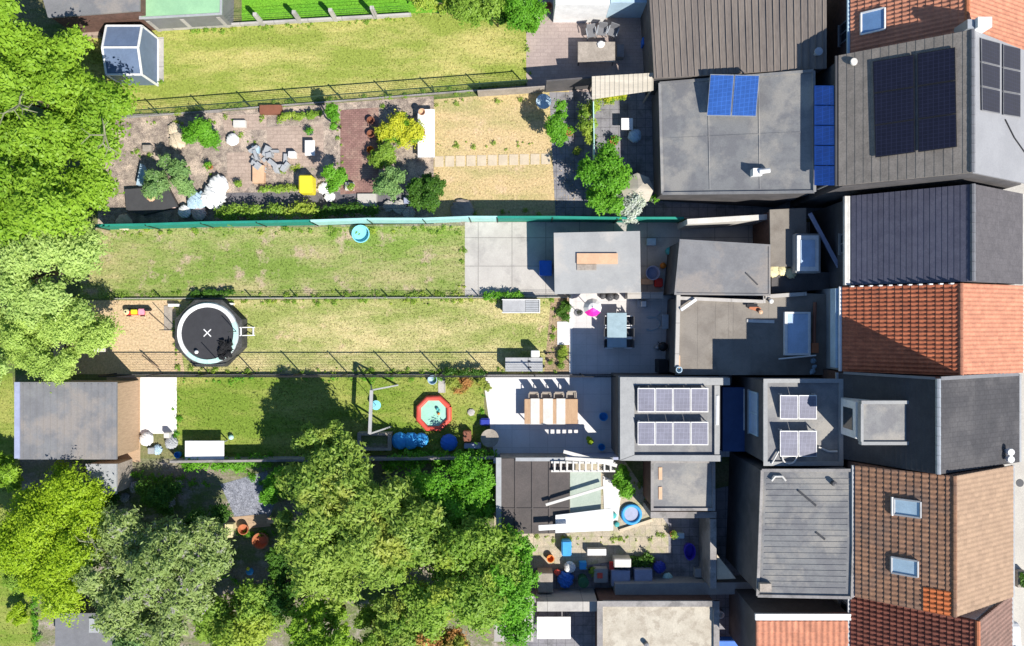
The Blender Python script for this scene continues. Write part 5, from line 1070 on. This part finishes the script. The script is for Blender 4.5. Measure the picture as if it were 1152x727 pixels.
# slide-bin clutter by white table
table('long_table', 208, 496, 252, 518, .75, 'white', 'steel', 'long white table at the bottom left of the pool lawn')
for px, py, s_, m, nm, lb in ((165, 494, .42, 'white', 'covered_heap', 'white round covered heap left of the long white table'), (177, 506, .3, 'pale_blue', 'covered_heap', 'pale blue heap beside the white round one'), (193, 498, .4, 'grey_paint', 'covered_heap', 'grey covered heap next to the long table')):
    one(nm, MB().ball(at(px, py, s_ * .4), s_, 14, .6, .12), m, lb, 'heap')
one('blue_bucket', MB().lathe(tuple(at(202, 511, 0)), [(0, 0), (.15, 0), (.19, .3), (.16, .3), (.12, .05), (0, .05)], 14), 'bright_blue', 'bright blue bucket at the left end of the long white table', 'bucket')
one('plastic_ball', MB().ball(at(260, 492, .15), .15), 'mint', 'pale green ball right of the long white table', 'ball', smooth=True)

# white terrace dining set
v = table('dining_table', 590, 449, 650, 477, .75, 'wood_orange', 'wood_grey', 'long wooden dining table with white runners on the white terrace')
for x0, x1 in ((597, 607), (611, 622), (626, 636)): pxbox(x0, 448.5, x1, 477.5, .753, .765, MB()).build('runner', 'offwhite', v)
pr = chair_proto('wood_grey', 'wood_grey', 'x'); pr['group'] = 'chairs along the long dining table'
place(pr, [(600, 446, 0, 'first chair from the left above the long dining table'), (614, 446, 0, 'second chair from the left above the long dining table'), (628, 446, 0, 'third chair from the left above the long dining table'), (642, 445, 0, 'rightmost chair above the long dining table')])
one('blue_pot', MB().lathe(tuple(at(678, 468, 0)), [(0, 0), (.2, 0), (.25, .4), (.22, .4), (.18, .1), (0, .1)], 14), 'bright_blue', 'bright blue pot in the shade of the panel roof wall', 'pot')
one('blue_pot', MB().lathe(tuple(at(676, 502, 0)), [(0, 0), (.16, 0), (.2, .4), (.17, .4), (.14, .1), (0, .1)], 14), 'bright_blue', 'smaller blue pot at the lower end of the shaded terrace', 'pot')

# pink patio
table('garden_table', 650, 47, 692, 70, .75, 'wood_grey', 'dark_grey', 'beige grey garden table on the pink patio')
one('table_cloth', MB().ball(at(676, 50, .8), .22, 12, .4, .15), 'white', 'crumpled white cloth on the beige grey garden table', 'cloth')
pr = chair_proto('mid_grey', 'steel', 'x'); pr['group'] = 'chairs above the table on the pink patio'
place(pr, [(664, 41, 10, 'left chair above the table on the pink patio'), (676, 39, -8, 'middle chair above the table on the pink patio'), (688, 40, -20, 'right chair above the table on the pink patio')])
one('storage_crate', pxbox(694, 50, 702, 64, 0, .5), 'mid_grey', 'dark crate right of the table on the pink patio', 'crate')
one('blue_crate', pxbox(723, 42, 729, 50, 0, .6), 'blue', 'blue crate in the shade beside the brown corrugated roof', 'crate')
one('flower_pot', MB().lathe(tuple(at(617, 9, 0)), [(0, 0), (.15, 0), (.22, .3), (.18, .3), (.14, .1), (0, .1)], 14), 'terracotta', 'terracotta pot at the top edge of the pink patio', 'pot')
one('flower_pot', MB().lathe(tuple(at(628, 12, 0)), [(0, 0), (.15, 0), (.2, .3), (.17, .3), (.14, .1), (0, .1)], 14), 'black', 'black pot beside the terracotta pot', 'pot')
one('mint_pot', MB().lathe(tuple(at(602, 18, 0)), [(0, 0), (.2, 0), (.28, .4), (.24, .4), (.2, .1), (0, .1)], 14), 'mint', 'pale green pot by the leafy plant on the pink patio', 'pot')
one('bird_bath', MB().lathe(tuple(at(611, 118, 0)), [(.18, 0), (.06, .1), (.06, .5), (.42, .6), (.42, .66), (.3, .62), (0, .6)], 18), 'pale_blue', 'pale blue basin under the dark board fence', 'basin')
one('white_table', pxbox(699, 133, 712, 146, .6, .66).box(at(705, 140, .3).x - .05, at(705, 140, .3).x + .05, at(705, 140, .3).y - .05, at(705, 140, .3).y + .05, 0, .6), 'white', 'small white side table below the corrugated awning', 'table')
one('blue_cover', MB().ball(at(714, 153, .4), .4, 14, .7, .1), 'pale_blue', 'pale blue covered object beside the small white table', 'cover')
one('blue_barrel', MB().lathe(tuple(at(661, 192, 0)), [(0, 0), (.25, 0), (.28, .4), (.25, .8), (0, .82)], 16), 'blue', 'blue barrel left of the climbing shrub', 'barrel')
one('beige_parasol', MB().lathe((at(718, 212, 1.6).x, at(718, 212, 1.6).y, 1.3), [(0, .4), (.9, 0), (.88, -.03), (0, .36)], 8).tube([(at(718, 212, 1.6).x, at(718, 212, 1.6).y, 0), (at(718, 212, 1.6).x, at(718, 212, 1.6).y, 1.6)], .025), 'roof_beige', 'beige parasol above the white flowering shrub', 'parasol')
one('trellis', MB().bar(at(667, 112, 1.2), at(668, 180, 1.2), .05, .6), 'mint', 'thin pale green trellis below the corrugated awning', 'trellis')
# gravel garden
v = empty('white_board_table', at(479, 150, 0), 'tall white board table beside the yellow flower bed', 'table'); pxbox(470, 123, 489, 177, .5, .56, MB()).build('tabletop', 'white', v)
d = MB()
for q in ((472, 126), (487, 126), (472, 175), (487, 175)): t = at(*q, .5); d.bar((t.x, t.y, 0), t, .06)
d.build('legs', 'grey_paint', v)
for px, py, m, lb in ((475, 127, 'peach', 'upper peach coloured pot on the white board table'), (475, 150, 'peach', 'lower peach coloured pot on the white board table')):
    q = at(px, py, .6); one('flower_pot', MB().lathe((q.x, q.y, .56), [(0, 0), (.14, 0), (.2, .22), (.17, .22), (.13, .05), (0, .05)], 14), m, lb, 'pot')
for px, py, m, lb in ((418, 137, 'rust', 'uppermost dark red pot along the brick path'), (418, 152, 'rust', 'middle dark red pot along the brick path'), (418, 170, 'orange', 'orange pot along the brick path')):
    one('flower_pot', MB().lathe(tuple(at(px, py, 0)), [(0, 0), (.16, 0), (.22, .3), (.18, .3), (.15, .08), (0, .08)], 14), m, lb, 'pot')
one('rubbish_bin', pxbox(336, 197, 351, 217, 0, .9), 'yellow', 'bright yellow bin beside the narrow planted border', 'bin', bevel=.05)
one('pallet', pxbox(284, 186, 297, 206, 0, .3), 'peach', 'peach coloured crate left of the planted border', 'crate')
one('garden_chair', pxbox(343, 158, 354, 175, .35, .42).bar(at(344, 160, 0), at(344, 160, .4), .05).bar(at(353, 174, 0), at(353, 174, .4), .05), 'white', 'white low seat on the pale paving', 'seat')
one('white_cover', MB().ball(at(262, 157, .2), .38, 12, .5, .12), 'white', 'white cloth heap right of the rounded green bush', 'heap')
one('plastic_sheet', MB().ball(at(240, 222, .3), .75, 16, .5, .12).ball(at(246, 208, .3), .6, 14, .5, .12), 'white', 'large crumpled white plastic sheet below the paved garden', 'plastic sheet')
one('plastic_sheet', MB().ball(at(222, 226, .3), .6, 14, .4, .14), 'pale_blue', 'pale blue crumpled plastic sheet beside the large white one', 'plastic sheet')
one('white_sack', MB().ball(at(208, 238, .25), .4, 12, .6, .1), 'white', 'white sack by the green net left of the pink one', 'sack')
one('pink_sack', MB().ball(at(224, 240, .25), .45, 12, .5, .1), mat('dusty_pink', (.62, .46, .42), (.52, .4, .36), fine=.1), 'dusty pink sack by the green net', 'sack')
one('cold_frame', MB().prism([xy(158, 184, .5), xy(170, 208, .5), xy(153, 208, .5)], 0, .5), 'pale_blue', 'pale blue glass cold frame below the big tree', 'cold frame')
one('dark_tarp', pxprism([(140, 213), (188, 210), (200, 232), (160, 242), (142, 236)], .0, .35), 'dark_grey', 'dark flat tarpaulin by the left end of the green net', 'tarpaulin')
one('stone', MB().ball(at(170, 222, .45), .25, 10, .4, .1), 'peach', 'pinkish stone lying on the dark tarpaulin', 'stone')
one('stone_heap', MB().ball(at(200, 158, .1), .55, 12, .4, .15).ball(at(196, 145, .1), .4, 12, .4, .15), 'sand_pale', 'pale sandy stone heap left of the rounded green bush', 'heap')
one('pale_sack', MB().ball(at(140, 250, .2), .5, 12, .4, .1), 'sand_pale', 'beige sack at the left end of the green net', 'sack')
one('timber_pile', pxbox(292, 118, 316, 128, 0, .3), 'rust', 'dark brown timber pile at the left of the narrow top border', 'timber')
t = MB(); rr = random.Random(5)
for i in range(24):
    q = at(305 + rr.uniform(-18, 18), 180 + rr.uniform(-12, 12), 0); a0 = rr.uniform(0, 3.1); t.obox((q.x, q.y), rr.uniform(.2, .6), rr.uniform(.1, .3), 0, rr.uniform(.1, .5), a0)
one('rubble_heap', t, 'grey_paint', 'grey rubble heap in the middle of the paved garden', 'rubble')
t = MB()
for i in range(7): t.box(at(433 + 4 * i, 232).x - .06, at(433 + 4 * i, 232).x + .1, at(0, 246).y, at(0, 222).y - rr.uniform(0, .4), 0, .3 + .03 * i)
one('white_stone_pile', MB().ball(at(437, 232, .15), .35, 10, .4, .15).ball(at(449, 233, .15), .45, 10, .4, .15).ball(at(460, 240, .15), .4, 10, .4, .15), 'concrete_light', 'pale stones between the round bushes and the turquoise net', 'stones')
one('white_stone_pile', MB().ball(at(364, 212, .15), .35, 10, .4, .15).ball(at(371, 221, .15), .35, 10, .4, .15), 'white', 'white stones under the lower narrow bush', 'stones')
one('water_tub', MB().lathe(tuple(at(407, 264, 0)), [(0, .1), (.42, .1), (.45, .35), (.5, .35), (.5, .3), (.42, 0), (0, 0)], 24), 'sky_plastic', 'round light blue tub on the patchy lawn under the net', 'tub')
one('stone_slabs', pxbox(402, 218, 424, 232, 0, .15), 'concrete_light', 'pale stone slabs at the lower end of the brick path', 'slab')
d = MB()
for i in range(11): q = at(494 + 12 * i, 182 - i * .3, 0); d.box(q.x - .25, q.x + .25, q.y - .3, q.y + .3, .0, .03)
one('stepping_stones', d, 'sand_pale', 'row of pale stepping tiles across the burnt lawn', 'stepping stones', kind='stuff')
one('brown_heap', MB().ball(at(520, 237, .1), .7, 14, .25, .1), 'wood_grey', 'grey brown heap at the lower edge of the burnt lawn', 'heap')
# dark yard right of grey shed
one('blue_crate', pxbox(607, 293, 621, 310, 0, .6), 'blue', 'blue crate in the shade left of the grey garden shed', 'crate', bevel=.03)
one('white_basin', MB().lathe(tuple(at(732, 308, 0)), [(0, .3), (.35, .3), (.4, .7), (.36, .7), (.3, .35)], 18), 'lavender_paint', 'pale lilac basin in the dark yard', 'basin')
one('red_toy_car', pxbox(737, 313, 746, 323, 0, .4), 'red', 'red plastic toy by the lilac basin', 'toy', bevel=.05)
one('toy_ball', MB().ball(at(746, 299, .2), .18), 'orange', 'orange ball in the dark yard', 'ball', smooth=True)
one('green_can', MB().lathe(tuple(at(752, 283, 0)), [(0, 0), (.2, 0), (.22, .4), (.1, .5), (0, .5)], 14), 'teal', 'teal watering can in the dark yard', 'watering can')
one('yard_log', pxbox(722, 314, 735, 320, 0, .3), 'peach', 'peach coloured box left of the red plastic toy', 'box')

# triangular yard and cluttered yard
v = empty('paddling_pool', at(710, 578, 0), 'round blue paddling pool in the triangular yard', 'paddling pool'); c = at(710, 578, 0)
pts = [(c.x + .5 * math.cos(t * math.pi / 12), c.y + .5 * math.sin(t * math.pi / 12), .12) for t in range(25)]; MB().tube(pts, .1, 8, False).build('rim', 'bright_blue', v, smooth=True); MB().lathe((c.x, c.y, .1), [(0, 0), (.45, 0)], 20).build('water', 'lavender_paint', v)
one('toy', MB().ball(at(690, 580, .15), .2, 10, .6, .1).ball(at(694, 590, .12), .16, 10, .6, .1), 'teal', 'turquoise toys left of the round blue pool', 'toy')
one('fallen_pole', MB().bar(at(697, 597, .1), at(734, 585, .1), .16, .1), 'sand_pale', 'pale curb beam below the round blue pool', 'beam')
one('bench_box', pxbox(661, 618, 682, 625, 0, .4), 'white', 'long white box on the beige yard', 'box')
one('blue_chair', pxbox(632, 609, 643, 626, 0, .6), 'bright_blue', 'bright blue chair like tub at the edge of the beige yard', 'tub', bevel=.05)
one('garden_cabinet', pxbox(605, 645, 622, 667, 0, 1.0), 'wood_grey', 'pale grey cabinet at the left of the cluttered yard', 'cabinet', bevel=.02)
one('orange_bucket', MB().lathe(tuple(at(619, 627, 0)), [(0, 0), (.17, 0), (.22, .3), (.18, .3), (.15, .08), (0, .08)], 14), 'orange', 'orange bucket above the pale grey cabinet', 'bucket')
one('white_sack', MB().ball(at(641, 638, .3), .35, 12, .7, .1), 'white', 'white sack on top of the blue heap in the cluttered yard', 'sack')
one('blue_heap', MB().ball(at(636, 652, .3), .5, 14, .7, .12), 'blue', 'blue covered heap right of the pale grey cabinet', 'heap')
one('red_bag', MB().ball(at(627, 644, .3), .2, 10, .7, .1), 'coral', 'small red bag between cabinet and blue heap', 'bag')
one('white_crate', pxbox(691, 629, 710, 639, 0, .8), 'offwhite', 'white crate above the shaded boxes', 'crate', bevel=.03)
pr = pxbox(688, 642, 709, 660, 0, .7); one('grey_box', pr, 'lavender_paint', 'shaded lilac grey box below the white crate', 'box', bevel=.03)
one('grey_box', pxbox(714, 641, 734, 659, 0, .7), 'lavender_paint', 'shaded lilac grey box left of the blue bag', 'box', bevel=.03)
one('grey_box', pxbox(668, 640, 684, 656, 0, .5), 'render_grey', 'shaded grey box with red and blue scraps left of the lilac box', 'box', bevel=.03)
one('plastic_tray', pxbox(686, 633, 690.5, 641, .3, .5), 'red', 'small red tray left of the white crate', 'tray')
one('blue_bag', MB().ball(at(742, 638, .3), .38, 12, .7, .12), 'navy_plastic', 'dark blue bag in the cluttered yard', 'bag')
one('mint_sack', MB().ball(at(751, 650, .2), .3, 12, .5, .1).ball(at(752, 660, .2), .3, 12, .5, .1), 'mint', 'pale turquoise sack below the dark blue bag', 'sack')
one('violet_tub', MB().lathe(tuple(at(774, 618, 0)), [(0, .05), (.25, .05), (.28, .5), (.32, .5), (.26, 0)], 16, sy=1.5), 'violet_blue', 'violet blue tub in the dark courtyard', 'tub')
one('green_bin', MB().lathe(tuple(at(655, 650, 0)), [(0, 0), (.25, 0), (.3, .8), (0, .85)], 14), 'green_bin', 'dark green bin between blue heap and shaded boxes', 'bin')
table('garden_table', 604, 694, 642, 719, .75, 'white', 'steel', 'pinkish white table at the bottom edge')
one('blue_stone', MB().ball(at(768, 568 + 90, .2), .25, 10, .5), 'pale_blue', 'pale blue bowl at the lower edge of the dark courtyard', 'bowl')
# wooded garden bits
one('terracotta_pot', MB().lathe(tuple(at(296, 606, 0)), [(0, .1), (.3, .1), (.4, .5), (.46, .5), (.46, .45), (.32, 0), (0, 0)], 18), 'terracotta', 'large terracotta pot between the butterfly bush and the largest tree', 'pot')
one('white_stool', pxbox(253, 590, 262, 605, 0, .5), 'cream', 'cream stool right of the butterfly bush', 'stool')
one('terracotta_pot', MB().lathe(tuple(at(276, 594, 0)), [(0, .1), (.2, .1), (.26, .35), (.3, .35), (.2, 0), (0, 0)], 16), 'terracotta', 'smaller terracotta pot on the wooden strip', 'pot')
one('blue_toy', MB().ball(at(281, 643, .2), .22, 10, .6), 'bright_blue', 'blue toy in the shade of the largest tree', 'toy')
one('yellow_toy', MB().ball(at(279, 640, .45), .1, 10), 'yellow', 'small yellow toy on the blue toy', 'toy')
one('stone_slab', pxbox(300, 583, 316, 589, 0, .3), 'peach', 'pinkish slab above the large terracotta pot', 'slab')
for i, (px, py, lb) in enumerate(((140, 560, 'grey rock just right of the small pale shed, lower of two'), (152, 548, 'grey rock just right of the small pale shed, upper of two'), (190, 565, 'larger grey rock above the butterfly bush'), (200, 545, 'grey rock under the low concrete wall'), (330, 660, 'grey rock at the left edge of the largest tree crown'))):
    one('garden_rock', MB().ball(at(px, py, .15), .3 + .05 * (i % 3), 10, .6, .2), 'render_grey', lb, 'rock', 'grey rocks in the wooded garden shade')
one('white_sheet', pxbox(100, 696, 128, 712, 2.0, 2.1), 'grey_paint', 'pale sheet on the dark shed roof at the bottom edge', 'sheet')

# more clutter
def crate(x0, y0, x1, y1, h, m, label, cat='box', name='storage_crate'): one(name, pxbox(x0, y0, x1, y1, 0, h), m, label, cat, bevel=.02)
def potted(px, py, r, m, leaf, label, seed):
    c = at(px, py, 0); v = empty('potted_plant', c, label, 'plant')
    MB().lathe((c.x, c.y, 0), [(0, 0), (r * .7, 0), (r, r * 1.4), (r * .85, r * 1.4), (r * .7, r * .9), (0, r * .9)], 14).build('pot', m, v)
    leaves('foliage', v, [(c.x, c.y, r * 2.0, r * 1.1), (c.x + r * .5, c.y + r * .4, r * 1.8, r * .7)], 160, .06, leaf, seed)
crate(160, 163, 170, 170, .3, 'wood_grey', 'small grey wooden crate left of the sandy stone heap')
crate(262, 135, 276, 143, .25, 'offwhite', 'off white low box at the top of the gravel garden')
crate(283, 164, 291, 172, .3, 'pale_blue', 'pale blue small box at the left edge of the rubble heap')
crate(324, 170, 332, 177, .4, 'white', 'little white box right of the rubble heap')
crate(188, 226, 197, 234, .3, 'dusty_pink', 'dusty pink box on the right edge of the dark tarpaulin')
crate(152, 226, 160, 232, .3, 'mid_grey', 'mid grey box at the lower left of the dark tarpaulin')
crate(388, 205, 398, 214, .25, 'offwhite', 'pale paving remnant box at the lower left of the brick path')
crate(454, 222, 470, 229, .3, 'lavender_paint', 'lilac low box below the grey green round bush')
potted(237, 188, .2, 'terracotta', 'leaf_fresh', 'potted green plant above the white plastic sheet', 81)
potted(270, 208, .18, 'black', 'leaf_mid', 'small potted plant between plastic sheet and peach crate', 82)
potted(350, 150, .2, 'mid_grey', 'leaf_fresh', 'potted plant above the white low seat', 83)
potted(396, 212, .2, 'terracotta', 'leaf_mid', 'potted plant at the lower end of the brick path', 84)
potted(640, 150, .25, 'terracotta', 'leaf_fresh', 'potted plant right of the narrow conifer', 85)
potted(648, 172, .22, 'black', 'leaf_mid', 'potted plant in the shade left of the trellis', 86)
potted(690, 160, .25, 'terracotta', 'leaf_fresh', 'potted plant below the small white side table', 87)
potted(735, 225, .25, 'mid_grey', 'leaf_fresh', 'potted plant right of the beige parasol', 88)
potted(665, 640, .2, 'black', 'leaf_mid', 'potted plant above the shaded scrap box', 89)
potted(560, 606, .25, 'terracotta', 'leaf_fresh', 'potted plant below the dark shed roof corner', 90)
potted(756, 600, .2, 'terracotta', 'leaf_mid', 'potted plant at the left edge of the dark courtyard', 91)
crate(760, 600, 770, 606, .3, 'pale_blue', 'pale blue box near the top of the dark courtyard')
crate(782, 640, 792, 650, .5, 'grey_paint', 'grey box in the lower right of the dark courtyard')
crate(652, 633, 660, 641, .4, 'bright_blue', 'bright blue small box right of the white sack')
crate(672, 645, 678, 651, .56, 'coral', 'small coral block on the shaded scrap box')
crate(728, 268, 738, 276, .4, 'pale_blue', 'pale blue box at the top of the dark yard')
crate(166, 504, 173, 511, .4, 'grey_paint', 'small grey box under the white covered heap')
crate(184, 487, 190, 493, .5, 'offwhite', 'off white box above the grey covered heap')
one('garden_hose', MB().tube([at(560 + 12 * math.cos(t * .7) + t * 1.5, 618 + 5 * math.sin(t * .7), .03) for t in range(20)], .02, 5), 'green_bin', 'coiled dark green hose below the dark shed roof', 'hose')
one('garden_hose', MB().tube([at(735 + 8 * math.cos(t * .8), 350 + 3 * t * .6 + 4 * math.sin(t * .8), .04) for t in range(14)], .02, 5), 'pale_blue', 'pale hose on the shaded terrace left of the metal rack', 'hose')

# street things
v = empty('planter', at(1146, 650, -.12), 'small green planter on the street side at the right edge', 'planter'); q = at(1146, 650, 0)
MB().box(q.x - .25, q.x + .25, q.y - .45, q.y + .45, -.12, .3).build('box', 'wood_grey', v); leaves('plant', v, [(q.x, q.y + .2, .4, .22), (q.x, q.y - .2, .4, .22)], 300, .08, 'leaf_dark', 3)
one('manhole_cover', MB().lathe((at(1149, 544).x, at(1149, 544).y, -.12), [(0, .012), (.22, .012), (.22, 0)], 18), 'dark_grey', 'dark round manhole cover at the right edge', 'manhole')
def car():
    q = at(1127, 726, 0); v = empty('parked_car', (q.x - .3, q.y - .6, -.12), 'white parked car at the kerb in the bottom right corner', 'car'); x, y = q.x - .3, q.y - .6
    def hull(prof, w0, w1, nm, m):
        d = MB(); n = len(prof)
        d.add([(x - (w0 if z < .85 else w1), y + yy, z) for yy, z in prof] + [(x + (w0 if z < .85 else w1), y + yy, z) for yy, z in prof], [tuple(range(n)), tuple(range(2 * n - 1, n - 1, -1))] + [(i, n + i, n + (i + 1) % n, (i + 1) % n) for i in range(n)]); return d.build(nm, m, v, bevel=.04)
    hull([(-2.1, .15), (2.1, .15), (2.1, .6), (1.9, .75), (.95, .84), (-1.9, .84), (-2.1, .7)], .85, .85, 'body', 'white')
    hull([(.95, .845), (.35, 1.28), (-1.3, 1.3), (-1.95, .845)], .78, .62, 'cabin', 'white')
    hull([(.9, .95), (.5, 1.2), (.45, 1.2), (.85, .95)], .7, .6, 'windscreen', 'glass_dark')
    for sx in (-.8, .8):
        for sy in (-1.3, 1.3):
            wv = MB(); wv.tube([(x + sx - .1, y + sy, .18), (x + sx + .1, y + sy, .18)], .3, 16); t = wv.build('tyre', 'black', v); wr = MB(); wr.tube([(x + sx - .11, y + sy, .18), (x + sx + .11, y + sy, .18)], .18, 12); wr.build('rim', 'steel', t)
car()
